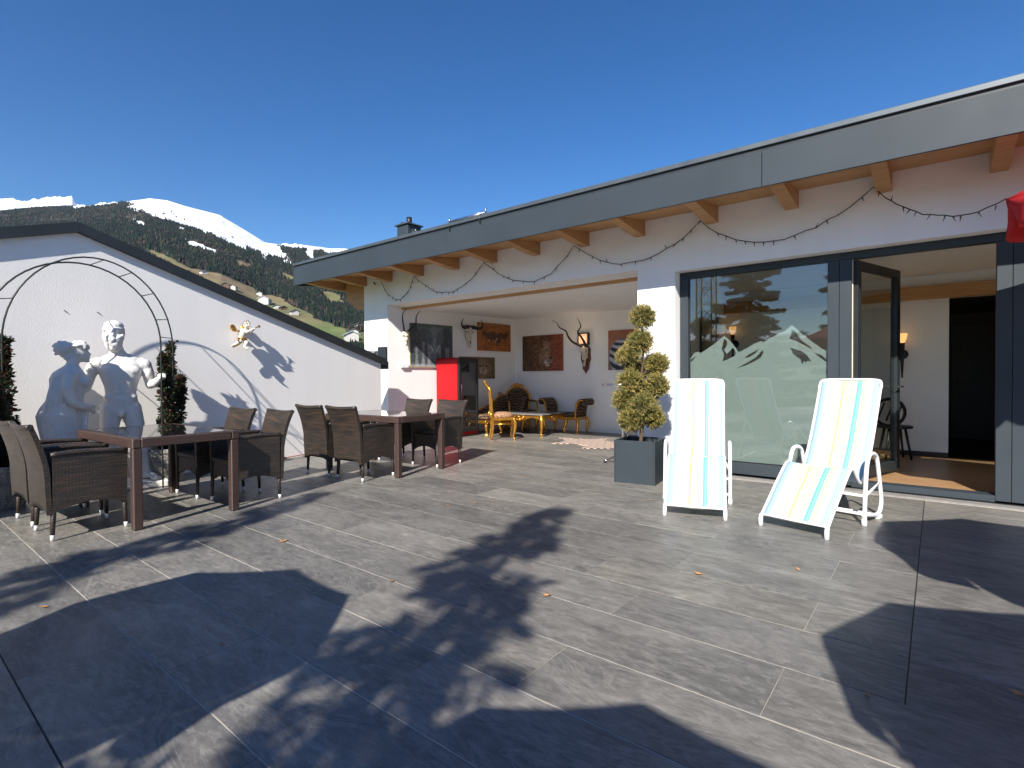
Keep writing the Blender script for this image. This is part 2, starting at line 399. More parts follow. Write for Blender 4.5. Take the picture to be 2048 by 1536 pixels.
for y in ry:
    prof = [(5.617, soff(5.617)-.001), (6.499, soff(6.499)-.001), (6.499, 3.03), (6.40, 3.03), (6.2, 3.045), (6.0, 3.065), (5.8, 3.085), (5.617, 3.092)]
    if y > 8.9: prof = [(5.617, soff(5.617)-.001), (6.9, soff(6.9)-.001), (6.9, 3.04), (6.40, 3.03), (6.2, 3.045), (6.0, 3.065), (5.8, 3.085), (5.617, 3.092)]
    bpart('rafter', MB().prism(prof, y-.064, y+.064, lambda u, v, w: (u, w, v)), MAT['larch'])
bpart('purlin', MB().prism([(8.985, 3.16), (9.64, 3.16), (9.64, 2.82), (9.27, 2.60), (8.985, 2.58)], 6.53, 6.75, lambda u, v, w: (w, u, v)), MAT['larch'])
# chimney and roof bits
ch = bpart('chimney', MB().cbox(7.66, 8.04, 9.00, 9.36, 3.6, 4.55, .006), MAT['anthracite'])
bpart('chimney_cap', MB().cbox(7.62, 8.08, 8.955, 9.405, 4.55, 4.58, .004), MAT['capmetal'], ch)
bpart('flue', MB().tube([(7.86, 9.18, 4.57), (7.86, 9.18, 4.76)], .06, 16), MAT['blackmetal'], ch)
bpart('flue', MB().tube([(7.75, 9.28, 4.57), (7.75, 9.28, 4.64)], .04, 14), MAT['blackmetal'], ch)
em = MB()
for k in range(16):
    a0 = k*math.pi/8; a1 = (k+1)*math.pi/8
    em.tube([(7.85+.055*math.cos(a0), 8.996, 4.42+.055*math.sin(a0)), (7.85+.055*math.cos(a1), 8.996, 4.42+.055*math.sin(a1))], .006, 5)
em.tube([(7.80, 8.995, 4.45), (7.86, 8.995, 4.44)], .006, 5).tube([(7.84, 8.995, 4.41), (7.90, 8.995, 4.40)], .006, 5)
bpart('chimney_emblem', em, MAT['steel'], ch)
for y in (5.62, 5.02):
    bpart('edge_clip', MB().tube([(5.585, y, 3.36), (5.572, y, 3.44), (5.60, y, 3.52)], .009, 6), MAT['blackmetal'], roof)
bpart('snow_guard', MB().tube([(5.66, 5.70, 3.53), (5.66, 4.98, 3.53)], .018, 8).tube([(5.66, 5.7, 3.53), (5.66, 5.7, 3.58)], .014, 6).tube([(5.66, 4.98, 3.53), (5.66, 4.98, 3.585)], .014, 6), MAT['steel'], roof)
for y in (4.05, 8.0, 1.05):
    bpart('roof_hook', MB().cbox(5.66, 5.68, y-.01, y+.01, 3.47, 3.515, .002), MAT['blackmetal'], roof)
# --- window and door front
m, n, p = newmat('window_glass')
tr = nd(n, 'ShaderNodeBsdfTransparent'); tr.inputs[0].default_value = (.74, .78, .77, 1)
gl = nd(n, 'ShaderNodeBsdfGlossy'); gl.inputs['Roughness'].default_value = 0.0; gl.inputs[0].default_value = (1, 1, 1, 1)
fr = nd(n, 'ShaderNodeFresnel'); fr.inputs[0].default_value = 2.25
ge = nd(n, 'ShaderNodeNewGeometry'); wv = coords(n, 'Object')
f_ = math_(n, 'MULTIPLY', fr.outputs[0], math_(n, 'SUBTRACT', 1., ge.outputs['Backfacing']))
mx = nd(n, 'ShaderNodeMixShader'); n.links.new(f_, mx.inputs[0]); n.links.new(tr.outputs[0], mx.inputs[1]); n.links.new(gl.outputs[0], mx.inputs[2])
bq = nd(n, 'ShaderNodeBump'); bq.inputs['Strength'].default_value = .006; bq.inputs['Distance'].default_value = .01
n.links.new(tnoise(n, wv, 1.3, 2), bq.inputs['Height']); n.links.new(bq.outputs[0], gl.inputs['Normal'])
n.links.new(mx.outputs[0], n.nodes['Material Output'].inputs[0]); MAT['glass'] = m
AN = MAT['anthracite']
fx0, fx1 = 6.66, 6.76
wf = bpart('window_frame', MB().cbox(fx0, fx1, -3.2, 2.568, 2.44, 2.518, .003), AN)
def wsub(name, mb, mat): return bpart(name, mb, mat, wf)
wsub('frame_post', MB().cbox(fx0, fx1, 2.463, 2.568, .04, 2.439, .003), AN)
wsub('frame_sill', MB().cbox(fx0, fx1, .93, 2.4625, .03, .165, .003), AN)
wsub('frame_post', MB().cbox(fx0, fx1, .822, .93, .03, 2.439, .003), AN)
wsub('frame_post', MB().cbox(fx0, fx1, .708, .819, .03, 2.439, .003), AN)
wsub('frame_sill', MB().cbox(fx0-.01, fx1+.06, -.43, .707, .018, .078, .003), AN)
wsub('frame_post', MB().cbox(fx0, fx1, -.54, -.431, .03, 2.439, .003), AN)
wsub('frame_post', MB().cbox(fx0, fx1, -.78, -.543, .03, 2.439, .003), AN)
wsub('frame_sill', MB().cbox(fx0, fx1, -3.1, -.781, .03, .165, .003), AN)
wsub('frame_post', MB().cbox(fx0, fx1, -3.2, -3.1, .03, 2.439, .003), AN)
bpart('wall', MB().box(6.5, 6.82, -9, -3.2, -.02, 2.52), P)
MAT['whitetrim'] = simple('cream_gasket', (.62, .52, .40), .6)
wsub('door_seal', MB().box(6.70, 6.74, .699, .7075, .08, 2.44), MAT['whitetrim'])
wsub('pane', MB().box(6.700, 6.708, .931, 2.462, .166, 2.439), MAT['glass'])
wsub('pane', MB().box(6.700, 6.708, -3.099, -.781, .166, 2.439), MAT['glass'])
wsub('gasket', MB().box(6.694, 6.714, 2.452, 2.4628, .166, 2.439).box(6.694, 6.714, .931, 2.452, .166, .176), MAT['blackmetal'])
# frosted mountain film on the inside of the pane
m, n, p = newmat('frosted_film')
df = nd(n, 'ShaderNodeBsdfDiffuse'); df.inputs[0].default_value = (.80, .86, .82, 1)
tl = nd(n, 'ShaderNodeBsdfTranslucent'); tl.inputs[0].default_value = (.82, .88, .84, 1)
tp = nd(n, 'ShaderNodeBsdfTransparent'); tp.inputs[0].default_value = (.8, .86, .83, 1)
m1 = nd(n, 'ShaderNodeMixShader'); m1.inputs[0].default_value = .36; n.links.new(df.outputs[0], m1.inputs[1]); n.links.new(tl.outputs[0], m1.inputs[2])
m2 = nd(n, 'ShaderNodeMixShader'); m2.inputs[0].default_value = .08; n.links.new(m1.outputs[0], m2.inputs[1]); n.links.new(tp.outputs[0], m2.inputs[2])
n.links.new(m2.outputs[0], n.nodes['Material Output'].inputs[0]); MAT['film'] = m
def zoomed(pts):       # outlines of the etched picture, given in picture units of the pane: metres along Y (from .931) and z
    return pts
import json
FILM = [[(2.451, 1.434), (2.396, 1.504), (2.344, 1.509), (2.32, 1.497), (2.253, 1.536), (2.163, 1.597), (2.084, 1.658), (2.035, 1.698), (1.978, 1.649), (1.92, 1.577), (1.864, 1.491), (1.762, 1.542), (1.689, 1.587), (1.617, 1.613), (1.582, 1.602), (1.477, 1.663), (1.408, 1.701), (1.365, 1.713), (1.323, 1.751), (1.287, 1.782), (1.24, 1.733), (1.174, 1.666), (1.102, 1.598), (1.046, 1.551), (0.99, 1.503), (0.932, 1.46), (0.932, 0.177), (2.451, 0.177)], [(2.035, 1.662), (1.997, 1.63), (2.006, 1.571), (2.035, 1.532), (2.006, 1.472), (1.93, 1.548), (1.896, 1.484), (1.911, 1.449), (2.006, 1.402), (2.051, 1.389), (2.035, 1.472), (2.064, 1.533), (2.045, 1.612)], [(1.599, 1.507), (1.587, 1.478), (1.617, 1.421), (1.689, 1.375), (1.799, 1.325), (1.888, 1.297), (1.762, 1.367), (1.671, 1.423)], [(1.644, 1.518), (1.671, 1.477), (1.734, 1.434), (1.799, 1.417), (1.762, 1.454)], [(1.293, 1.727), (1.257, 1.716), (1.191, 1.602), (1.109, 1.535), (1.073, 1.488), (1.142, 1.536), (1.24, 1.596), (1.315, 1.627), (1.293, 1.672)], [(1.303, 1.524), (1.19, 1.483), (1.142, 1.445), (1.09, 1.362), (1.133, 1.369), (1.149, 1.345), (1.166, 1.373), (1.179, 1.327), (1.198, 1.388), (1.273, 1.449)], [(1.069, 1.461), (1.006, 1.441), (0.94, 1.382), (0.94, 1.35), (0.998, 1.396)], [(2.445, 1.419), (2.375, 1.462), (2.385, 1.446), (2.445, 1.382)]]
polys = [[Vector((u, v, 0)) for u, v in pl] for pl in FILM]
tri = tessellate_polygon(polys); flat = [q for pl in polys for q in pl]
fm = MB().add([(6.711, q.x, q.y) for q in flat], [tuple(t) for t in tri])
bpart('frosted_film', fm, MAT['film'], wf, label='frosted mountain silhouette etched on the large pane')
# open door leaf, hinged at the left post and swung inwards
leaf = bpart('door', MB(), None); bpy.data.objects.remove(leaf)
hx, hy = 6.72, .690; tx, ty = 7.76, .37
dl = math.hypot(tx-hx, ty-hy); da = math.atan2(ty-hy, tx-hx)
door = bpy.data.objects.new('door', None)
dm = MB().cbox(0, dl, -.035, .035, .10, .20, .003).cbox(0, dl, -.035, .035, 2.34, 2.43, .003)
dm.cbox(0, .085, -.0352, .0352, .2005, 2.3395, .003).cbox(dl-.085, dl, -.0352, .0352, .2005, 2.3395, .003)
door = obj('door', dm, MAT['anth_dark'], bld); door.location = (hx-6.5, hy-3, 0); door.rotation_euler = (0, 0, da)
obj('pane', MB().box(.086, dl-.086, -.004, .004, .201, 2.339), MAT['glass'], door)
hd = MB()
for sx in (-1, 1): hd.tube([(dl-.043, sx*.035, 1.07), (dl-.043, sx*.08, 1.07), (dl-.16, sx*.08, 1.07)], .010, 8)
obj('handle', hd, MAT['steel'], door)
obj('lock_plate', MB().cbox(dl-.001, dl+.002, -.012, .012, .98, 1.16, .0006), MAT['steel'], door)

# ================================================================ NEIGHBOURING GABLE
GAX, GAY, GAR = 1.617, 7.467, R(4)
gab = thing('gabled_annex', 'white gable front with dark metal verge closing the left side of the terrace', 'building', (GAX, GAY, 0), GAR)
GP = MAT['plaster2']
pkz, esl, gxe = 2.945, .318, 4.36            # verge top at the peak, pitch, right end (metres along the wall from the peak)
def gz(x): return pkz-abs(x)*esl
poly = [(-7.6, -.3), (gxe, -.3), (gxe, gz(gxe)-.095), (0, pkz-.095), (-7.6, gz(-7.6)-.095)]
gw = MB().prism(poly, 0, .14, lambda u, v, w: (u, w, v)); obj('wall', gw, GP, gab)
def slope(x0, x1, y0, y1, d0, d1):
    return MB().add([(x, y, gz(x)+d) for d in (d0, d1) for y in (y0, y1) for x in (x0, x1)],
                    [(0,2,3,1),(4,5,7,6),(0,1,5,4),(2,6,7,3),(0,4,6,2),(1,3,7,5)])
for xs in ((.001, 2.2, gxe+.10), (-.001, -3.1, -7.6)):
    for x0, x1 in zip(xs, xs[1:]): obj('verge', slope(x0, x1-(.003 if x1 > x0 else -.003), -.062, .20, -.105, .006), MAT['anth_dark'], gab)
obj('gutter_end', MB().cbox(gxe+.06, gxe+.16, -.03, .16, gz(gxe)-.20, gz(gxe)-.06, .01), MAT['anth_dark'], gab)
obj('skirting_cable', MB().tube([(x, -.015, .018+.006*math.sin(x*5)) for x in np.linspace(1.4, 4.3, 24)], .006, 6), simple('red_brown_cable', (.30, .05, .03), .5), gab)
# low service roof beyond the gutter, between annex and building
lowroof = thing('service_roof', 'low grey sheet metal roof between the gable wall and the white pier', 'roof', (6.2, 9.6, 0))
obj('sheet', MB().add([(-.30, -1.05, 1.36), (.28, -1.05, 1.74), (.28, 4, 1.80), (-.30, 4, 1.42), (-.30, -1.05, 1.32), (.28, -1.05, 1.70), (.28, 4, 1.76), (-.30, 4, 1.38)],
    [(0,1,2,3),(4,5,6,7),(0,1,5,4),(1,2,6,5),(2,3,7,6),(3,0,4,7)]), MAT['gutter'], lowroof)
obj('upstand', MB().cbox(.25, .298, -1.345, -1.10, 1.50, 1.80, .003), MAT['anth_dark'], lowroof)
obj('wall', MB().box(-.34, .27, -.55, 3.9, -3, 1.28), MAT['plaster2'], lowroof)
# podium under the terrace
MAT['podium'] = MAT['plaster2']
pod = obj('podium', MB().box(-9, 6.6, -9, 7.9, -9, -.31).box(6.6, 13.4, -9, 9, -9, -.32), MAT['plaster2']); tag(pod, 'white lower storeys carrying the tiled rooftop terrace', 'building')
# ================================================================ LANDSCAPE
def pix_dir(px, py):            # world direction of a photo pixel, used to lay out the distant skyline by bearing
    d = FW+RT*((px-1024)/1062.6)-UP*((py-768)/1062.6); return d
def ridge(pts):
    out = []
    for x, y in pts:
        d = pix_dir(x, y); out.append((math.atan2(d.y, d.x), d.z/math.hypot(d.x, d.y)))
    out.sort(); return np.array([o[0] for o in out]), np.array([o[1] for o in out])
near = ridge([(-900, 500), (-500, 470), (-200, 440), (0, 424), (60, 418), (120, 414), (190, 411), (245, 404), (300, 397), (335, 401), (370, 412), (440, 430), (455, 440), (490, 460), (530, 485), (560, 489), (600, 491), (640, 494), (660, 497), (690, 497), (720, 503), (800, 520), (1000, 575), (1400, 640)])
NA, NR = 560, 190
th = np.linspace(near[0][0], near[0][-1], NA); er = np.interp(th, near[0], near[1])
r0 = 90.
def ridge_r(t): return 2500+350*np.sin(t*5.0)
def e_of(s, e1): return -.14+(e1+.14)*(1-(1-s)**1.35)
N_s = np.linspace(0, 1, NR)
TT, SS = np.meshgrid(th, N_s); EE = np.meshgrid(er, N_s)[0]
RR = r0*(ridge_r(TT)/r0)**(SS**.80)
def fbm(x, y, o=5):
    v = np.zeros_like(x); a = 1.
    for k in range(o):
        ang = 1.3*k+.4; xx = x*np.cos(ang)-y*np.sin(ang); yy = x*np.sin(ang)+y*np.cos(ang); f = 2.03**k
        v += a*(np.sin(xx*f+1.7*np.sin(yy*f*.7+k))*np.cos(yy*f*1.1+1.3*np.sin(xx*f*.6-k))); a *= .52
    return v
XX = RR*np.cos(TT); YY = RR*np.sin(TT)
s_el = SS**.80
ZZ = CAMH+RR*e_of(s_el, EE)
amp = 26*np.sin(np.pi*np.clip(SS, 0, 1))**.7*(RR/2500)
ZZ += amp*fbm(XX/260, YY/260); ZZ += .30*amp*fbm(XX/60+4, YY/60, 4)*np.clip((1-SS)*12, 0, 1)
# far side of the ridge drops away
def to_px(X, Y, Z):
    q = np.stack([X, Y, Z-CAMH], -1); d = q@np.array(FW)
    return 1024+1062.6*(q@np.array(RT))/d, 768-1062.6*(q@np.array(UP))/d
PX, PY = to_px(XX, YY, ZZ)
def inpoly(px, py, poly):
    c = np.zeros(px.shape, bool); n = len(poly)
    for i in range(n):
        x1, y1 = poly[i]; x2, y2 = poly[(i+1) % n]
        if y1 == y2: continue
        c ^= ((y1 > py) != (y2 > py)) & (px < (x2-x1)*(py-y1)/(y2-y1)+x1)
    return c
jx = PX+9*fbm(XX/45, YY/45, 3); jy = PY+5*fbm(XX/38+9, YY/38, 3)
SNOW = [[(246, 300), (700, 380), (700, 508), (655, 510), (600, 497), (560, 496), (545, 512), (505, 500), (470, 492), (440, 482), (400, 466), (350, 446), (300, 428), (255, 412)],
        [(360, 459), (368, 461), (376, 470), (370, 470)], [(368, 478), (395, 488), (424, 498), (420, 503), (385, 495)], [(445, 484), (449, 484), (457, 498), (451, 494)],
        [(526, 503), (535, 505), (534, 520), (528, 514)], [(539, 495), (560, 503), (575, 515), (588, 534), (570, 522), (548, 508)], [(615, 503), (625, 506), (624, 517), (617, 512)],
        [(120, 400), (200, 380), (246, 395), (240, 407), (150, 417)], [(270, 440), (282, 443), (290, 452), (275, 446)]]
snow = np.zeros(PX.shape)
SNOW = [pl if k in (0, 7) else [(sum(q[0] for q in pl)/len(pl)+1.55*(x-sum(q[0] for q in pl)/len(pl)), sum(q[1] for q in pl)/len(pl)+1.7*(y-sum(q[1] for q in pl)/len(pl))) for x, y in pl] for k, pl in enumerate(SNOW)]
for k, pl in enumerate(SNOW): snow = np.maximum(snow, inpoly(jx if k == 0 else PX+.25*(jx-PX), jy if k == 0 else PY+.25*(jy-PY), pl).astype(float))
MEAD = [[(285, 500), (340, 514), (380, 536), (440, 546), (500, 572), (520, 590), (560, 594), (640, 640), (640, 668), (560, 630), (500, 605), (420, 575), (340, 540)],
        [(636, 580), (662, 584), (700, 604), (735, 606), (735, 625), (700, 618), (676, 612), (650, 598)], [(664, 664), (700, 668), (735, 664), (735, 700), (690, 690)],
        [(470, 520), (500, 528), (512, 540), (480, 534)], [(560, 545), (590, 556), (600, 570), (572, 562)], [(430, 560), (700, 664), (700, 720), (400, 620)]]
mead = np.zeros(PX.shape)
for pl in MEAD: mead = np.maximum(mead, inpoly(PX+.6*(jx-PX), PY+.6*(jy-PY), pl).astype(float))
mead = np.maximum(mead, (SS < .30).astype(float))
green = np.clip(.30+.45*fbm(XX/70+3, YY/70+8, 3)+np.clip((PY-575)/60, 0, 1)*.6, 0, 1)*(PY > 500)
snow *= (1-mead)
vcol = np.stack([snow, mead, green, np.ones_like(snow)], -1).reshape(-1, 4)
verts = np.stack([XX, YY, ZZ], -1).reshape(-1, 3)
ii, jj = np.meshgrid(np.arange(NR-1), np.arange(NA-1), indexing='ij')
b0 = (ii*NA+jj).ravel(); faces = np.stack([b0, b0+1, b0+NA+1, b0+NA], -1)
back = verts.reshape(NR, NA, 3)[-1].copy(); back[:, :2] *= 1.3; back[:, 2] *= .55
bi = len(verts); verts = np.vstack([verts, back]); vcol = np.vstack([vcol, np.tile([1, 0, 0, 1], (NA, 1))])
last = (NR-1)*NA
faces = np.vstack([faces, np.stack([last+np.arange(NA-1), last+np.arange(1, NA), bi+np.arange(1, NA), bi+np.arange(NA-1)], -1)])
def npmesh(name, V, Fc, col=None, smooth=True):
    me = bpy.data.meshes.new(name); me.vertices.add(len(V)); me.vertices.foreach_set('co', np.asarray(V, np.float32).ravel())
    k = Fc.shape[1]; me.loops.add(Fc.size); me.loops.foreach_set('vertex_index', Fc.astype(np.int32).ravel())
    me.polygons.add(len(Fc)); me.polygons.foreach_set('loop_start', np.arange(0, Fc.size, k, dtype=np.int32))
    me.polygons.foreach_set('use_smooth', np.full(len(Fc), smooth)); me.update(calc_edges=True)
    if col is not None:
        at = me.color_attributes.new('Col', 'FLOAT_COLOR', 'POINT'); at.data.foreach_set('color', np.asarray(col, np.float32).ravel())
    return me
m, n, p = newmat('mountain_ground'); at = nd(n, 'ShaderNodeVertexColor', layer_name='Col'); sp = nd(n, 'ShaderNodeSeparateColor')
n.links.new(at.outputs[0], sp.inputs[0]); v = coords(n, 'Object')
soil = ramp(n, tnoise(n, v, .02, 6, .7), [(.35, (.028, .030, .024)), (.6, (.070, .058, .044)), (.75, (.105, .085, .065))])
grass = mix(n, sp.outputs[2], ramp(n, tnoise(n, v, .03, 4), [(.3, (.15, .11, .065)), (.7, (.24, .19, .11))]), ramp(n, tnoise(n, v, .02, 5), [(.3, (.075, .105, .035)), (.7, (.125, .155, .06))]))
ground = mix(n, sp.outputs[1], soil, grass)
rock = ramp(n, tnoise(n, v, .045, 7, .75), [(.36, (.12, .12, .12)), (.46, (.84, .87, .92))])
sm_ = math_(n, 'ADD', sp.outputs[0], math_(n, 'MULTIPLY', math_(n, 'SUBTRACT', tnoise(n, v, .03, 6, .7), .5), .9))
n.links.new(mix(n, ramp(n, sm_, [(.45, (0, 0, 0)), (.55, (1, 1, 1))]), ground, rock), p.inputs['Base Color'])
p.inputs['Roughness'].default_value = .9; p.inputs['Specular IOR Level'].default_value = .1; MAT['mountain'] = m
mt = obj('mountain', npmesh('mountain', verts, faces, vcol), MAT['mountain']); struct(mt)
# far snow ridge
far = ridge([(-900, 470), (-500, 430), (-260, 405), (-100, 396), (0, 397), (20, 396), (40, 402), (60, 401), (85, 398), (110, 394), (135, 391), (143, 391), (152, 408), (180, 411), (210, 405), (235, 404), (300, 420), (520, 500), (570, 487), (600, 490), (640, 494), (700, 540)])
FA, FR = 420, 40
ft_ = np.linspace(far[0][0], far[0][-1], FA); fe = np.interp(ft_, far[0], far[1])
fe = fe+.0016*fbm(ft_*260, ft_*0, 4)
T2, S2 = np.meshgrid(ft_, np.linspace(0, 1, FR)); E2 = np.meshgrid(fe, np.linspace(0, 1, FR))[0]
R2 = 2900+500*S2; Z2 = CAMH+R2*(.05+(E2-.05)*S2**.9)+9*fbm(R2*np.cos(T2)/90, R2*np.sin(T2)/90, 5)*np.sin(np.pi*S2)
V2 = np.stack([R2*np.cos(T2), R2*np.sin(T2), Z2], -1).reshape(-1, 3)
ii, jj = np.meshgrid(np.arange(FR-1), np.arange(FA-1), indexing='ij'); b0 = (ii*FA+jj).ravel()
F2 = np.stack([b0, b0+1, b0+FA+1, b0+FA], -1)
m, n, p = newmat('snow_rock'); v = coords(n, 'Object')
n.links.new(ramp(n, tnoise(n, v, .012, 8, .72), [(.30, (.16, .16, .17)), (.37, (.86, .88, .92))]), p.inputs['Base Color'])
p.inputs['Roughness'].default_value = .85; MAT['snow'] = m
struct(obj('snow_mountain', npmesh('snow_mountain', V2, F2), MAT['snow']))
# valley floor and the hills on the other side of the valley
ring = MB(); NRg = 96
def hill(u, v):
    t = near[0][-1]-2*math.pi+u*(2*math.pi-(near[0][-1]-near[0][0]))
    r = 90*(3600/90)**v; e = .085+.022*math.sin(t*3.1+1)+.016*math.sin(t*9.7)+.007*math.sin(t*31)
    z = CAMH-.14*r+(r*(e+.14))*max(0, (v-.45)/.55)**1.2
    return (r*math.cos(t), r*math.sin(t), max(z, -13) if v < .6 else z)
ring.grid(hill, 220, 46)
hm = ring.mesh('hills', False); ca = hm.color_attributes.new('Col', 'FLOAT_COLOR', 'POINT')
hv = np.array(ring.v); hs_ = (hv[:, 2] > 205).astype(float); hmd = (hv[:, 2] < 30).astype(float)
ca.data.foreach_set('color', np.stack([hs_, hmd, np.full(len(hv), .8), np.ones(len(hv))], -1).astype(np.float32).ravel())
struct(obj('hills', hm, MAT['mountain']))
gd = MB().lathe([(0.01, -13.2), (60, -13.2), (200, -13.6), (4200, -15)], 48)
struct(obj('valley_ground', gd, MAT['valley']))
# forest on the slope: individual conifers too far and too many to single out
def terrain_pick(n_):
    uu = rng.uniform(0, NA-1.001, n_*6); ss = rng.uniform(.22, 1, n_*6)
    col = uu.astype(int); row = np.clip((ss*(NR-1)).astype(int), 0, NR-2)
    px, py = PX[row, col], PY[row, col]
    ok = (px > -120) & (px < 800) & (mead[row, col] < .5) & (py < 720)
    sn = snow[row, col]; top_ = PY[-1][col]; below = smoothstep(14, 55, py-top_)
    ok &= (sn < .5) | (rng.random(len(uu)) < .8*below*np.clip(fbm(XX[row, col]/45, YY[row, col]/45, 4)+.30, 0, 1))
    # forest clearing noise
    dens = .55+.6*fbm(XX[row, col]/150+2, YY[row, col]/150-5, 4); ok &= rng.random(len(uu)) < np.clip(dens+.25, .06, 1)
    k = np.nonzero(ok)[0][:n_]; fu = uu[k]-col[k]; fr_ = rng.random(len(k)); c, r_ = col[k], row[k]
    g = lambda A_: (A_[r_, c]*(1-fu)+A_[r_, c+1]*fu)*(1-fr_)+(A_[r_+1, c]*(1-fu)+A_[r_+1, c+1]*fu)*fr_
    return np.stack([g(XX), g(YY), g(ZZ)], -1), ss[k]
TP, ts = terrain_pick(150000)
nT = len(TP); hh = rng.uniform(6, 15, nT)*(.95-.38*ts)*np.clip((ts-.15)*2.2, .35, 1); ww = hh*rng.uniform(.16, .25, nT)
brown = rng.random(nT) < (.16+.25*np.clip(fbm(TP[:, 0]/90, TP[:, 1]/90, 3), 0, 1))
K = 4; an = rng.uniform(0, 6.28, nT)
Vt = np.zeros((nT, K+1, 3)); Vt[:, 0] = TP; Vt[:, 0, 2] += hh*np.where(brown, .8, 1)
for k in range(K):
    a_ = an+2*math.pi*k/K; f_ = rng.uniform(.75, 1.25, nT)*np.where(brown, 1.3, 1)
    Vt[:, k+1] = TP; Vt[:, k+1, 0] += ww*f_*np.cos(a_); Vt[:, k+1, 1] += ww*f_*np.sin(a_); Vt[:, k+1, 2] += hh*np.where(brown, .25, .02)-1
o_ = np.arange(nT)*(K+1)
Ft = np.concatenate([np.stack([o_, o_+1+k, o_+1+(k+1) % K], -1) for k in range(K)])
gcol = np.stack([rng.uniform(.009, .022, nT), rng.uniform(.016, .032, nT), rng.uniform(.014, .024, nT)], -1)
bcol = np.stack([rng.uniform(.045, .075, nT), rng.uniform(.040, .060, nT), rng.uniform(.032, .046, nT)], -1)
cc = np.where(brown[:, None], bcol, gcol); cc = np.concatenate([cc, np.ones((nT, 1))], -1)
m, n, p = newmat('conifer_needles'); at = nd(n, 'ShaderNodeVertexColor', layer_name='Col'); n.links.new(at.outputs[0], p.inputs['Base Color'])
p.inputs['Roughness'].default_value = .9; p.inputs['Specular IOR Level'].default_value = .1; MAT['far_tree'] = m
fo = obj('forest', npmesh('forest', Vt.reshape(-1, 3), Ft, np.repeat(cc, K+1, 0), False), MAT['far_tree'])
tag(fo, 'dark conifer forest covering the mountain slope', 'forest', kind='stuff')
# chalets on the slope
def ground_at(px, py):
    d_ = (PX-px)**2+(PY-py)**2; i = np.argmin(d_); return Vector((XX.ravel()[i], YY.ravel()[i], ZZ.ravel()[i]))
MAT['chalet'] = simple('chalet_render', (.50, .48, .45), .9, var=.08, vscale=.5)
MAT['chaletwood'] = simple('chalet_timber', (.12, .07, .045), .8, var=.2, vscale=.5)
MAT['chaletroof'] = simple('chalet_roof', (.13, .11, .10), .8, var=.2, vscale=.5)
MAT['paleroof'] = simple('pale_sheet_roof', (.50, .56, .62), .5, var=.05, vscale=.3)
houses = [(407, 546, 9, 0, 'small white chalet alone on the highest brown meadow'), (452, 575, 10, 1, 'dark roofed chalet left of a pair on the brown meadow'), (466, 578, 10, 0, 'white chalet right of a pair on the brown meadow'),
          (521, 591, 9, 0, 'small white chalet above the green clearing'), (531, 609, 15, 2, 'pale blue roofed barn at the left edge of the green clearing'), (555, 590, 9, 0, 'white chalet at the forest edge above the green clearing'),
          (554, 617, 8, 0, 'leftmost of three little white chalets below the clearing'), (565, 620, 8, 1, 'middle of three little chalets below the clearing'), (586, 629, 9, 0, 'rightmost of three little chalets below the clearing'),
          (708, 669, 8, 0, 'low white house on the valley meadow beside the pier'), (710, 661, 10, 0, 'tall white house in the valley hamlet beside the pier'), (721, 661, 9, 1, 'brown fronted house of the valley hamlet touching the pier'), (716, 653, 7, 0, 'uppermost little white house of the valley hamlet'),
          (702, 681, 11, 2, 'long barn with pale sheet metal roof just above the annex verge')]
for px, py, w_, kind, lb in houses:
    g_ = ground_at(px, py); rz = math.atan2(g_.y, g_.x)+random.uniform(-.5, .5)
    h = thing('chalet' if kind < 2 else 'barn', lb, 'house', g_-Vector((0, 0, 1.5)), rz, 'houses on the mountain side')
    w_ *= .8; l_, he = w_*1.1, w_*.62
    obj('wall', MB().prism([(-w_/2, 0), (w_/2, 0), (w_/2, he), (0, he+w_*.24), (-w_/2, he)], -l_/2, l_/2, lambda u, v, w: (w, u, v)), MAT['chaletwood' if kind == 1 else 'chalet'], h)
    rm = MB()
    for s_ in (-1, 1):
        rm.add([(x, s_*u, z) for x in (-l_/2-1, l_/2+1) for u, z in ((0, he+w_*.24+.1), (w_/2+1.2, he-.45), (w_/2+1.2, he-.1), (0, he+w_*.24+.5))],
               [(0,1,2,3),(4,5,6,7),(0,1,5,4),(1,2,6,5),(2,3,7,6),(3,0,4,7)])
    obj('roof', rm, MAT['paleroof' if kind == 2 else 'chaletroof'], h)
# ================================================================ RATTAN DINING FURNITURE
def weave(name, c1, c2, c3, f=95., hl=.35):
    m, n, p = newmat(name); tc = nd(n, 'ShaderNodeTexCoord'); sx = nd(n, 'ShaderNodeSeparateXYZ'); n.links.new(tc.outputs['Object'], sx.inputs[0])
    h = math_(n, 'ADD', sx.outputs[0], sx.outputs[1])
    a = math_(n, 'SINE', math_(n, 'MULTIPLY', h, f)); b = math_(n, 'SINE', math_(n, 'MULTIPLY', sx.outputs[2], f*2.4))
    sg = math_(n, 'SIGN', a); over = math_(n, 'MULTIPLY', sg, b)                # strands dive under every other upright
    hgt = math_(n, 'ADD', math_(n, 'MULTIPLY', over, .6), math_(n, 'MULTIPLY', math_(n, 'ABSOLUTE', a), .6))
    st = nd(n, 'ShaderNodeTexNoise'); st.inputs['Scale'].default_value = 1.; st.inputs['Detail'].default_value = 3
    mp = nd(n, 'ShaderNodeMapping'); mp.inputs['Scale'].default_value = (5, 5, 90); n.links.new(tc.outputs['Object'], mp.inputs[0]); n.links.new(mp.outputs[0], st.inputs['Vector'])
    col = ramp(n, st.outputs[0], [(.34, c1), (.5, c2), (.66, c3)])
    col = mix(n, ramp(n, hgt, [(.0, (.75,)*3), (.5, (0, 0, 0))]), col, tuple(x*.25 for x in c1))
    n.links.new(col, p.inputs['Base Color']); p.inputs['Roughness'].default_value = hl; p.inputs['Specular IOR Level'].default_value = .6
    bump(n, p, hgt, .6, .002); return m
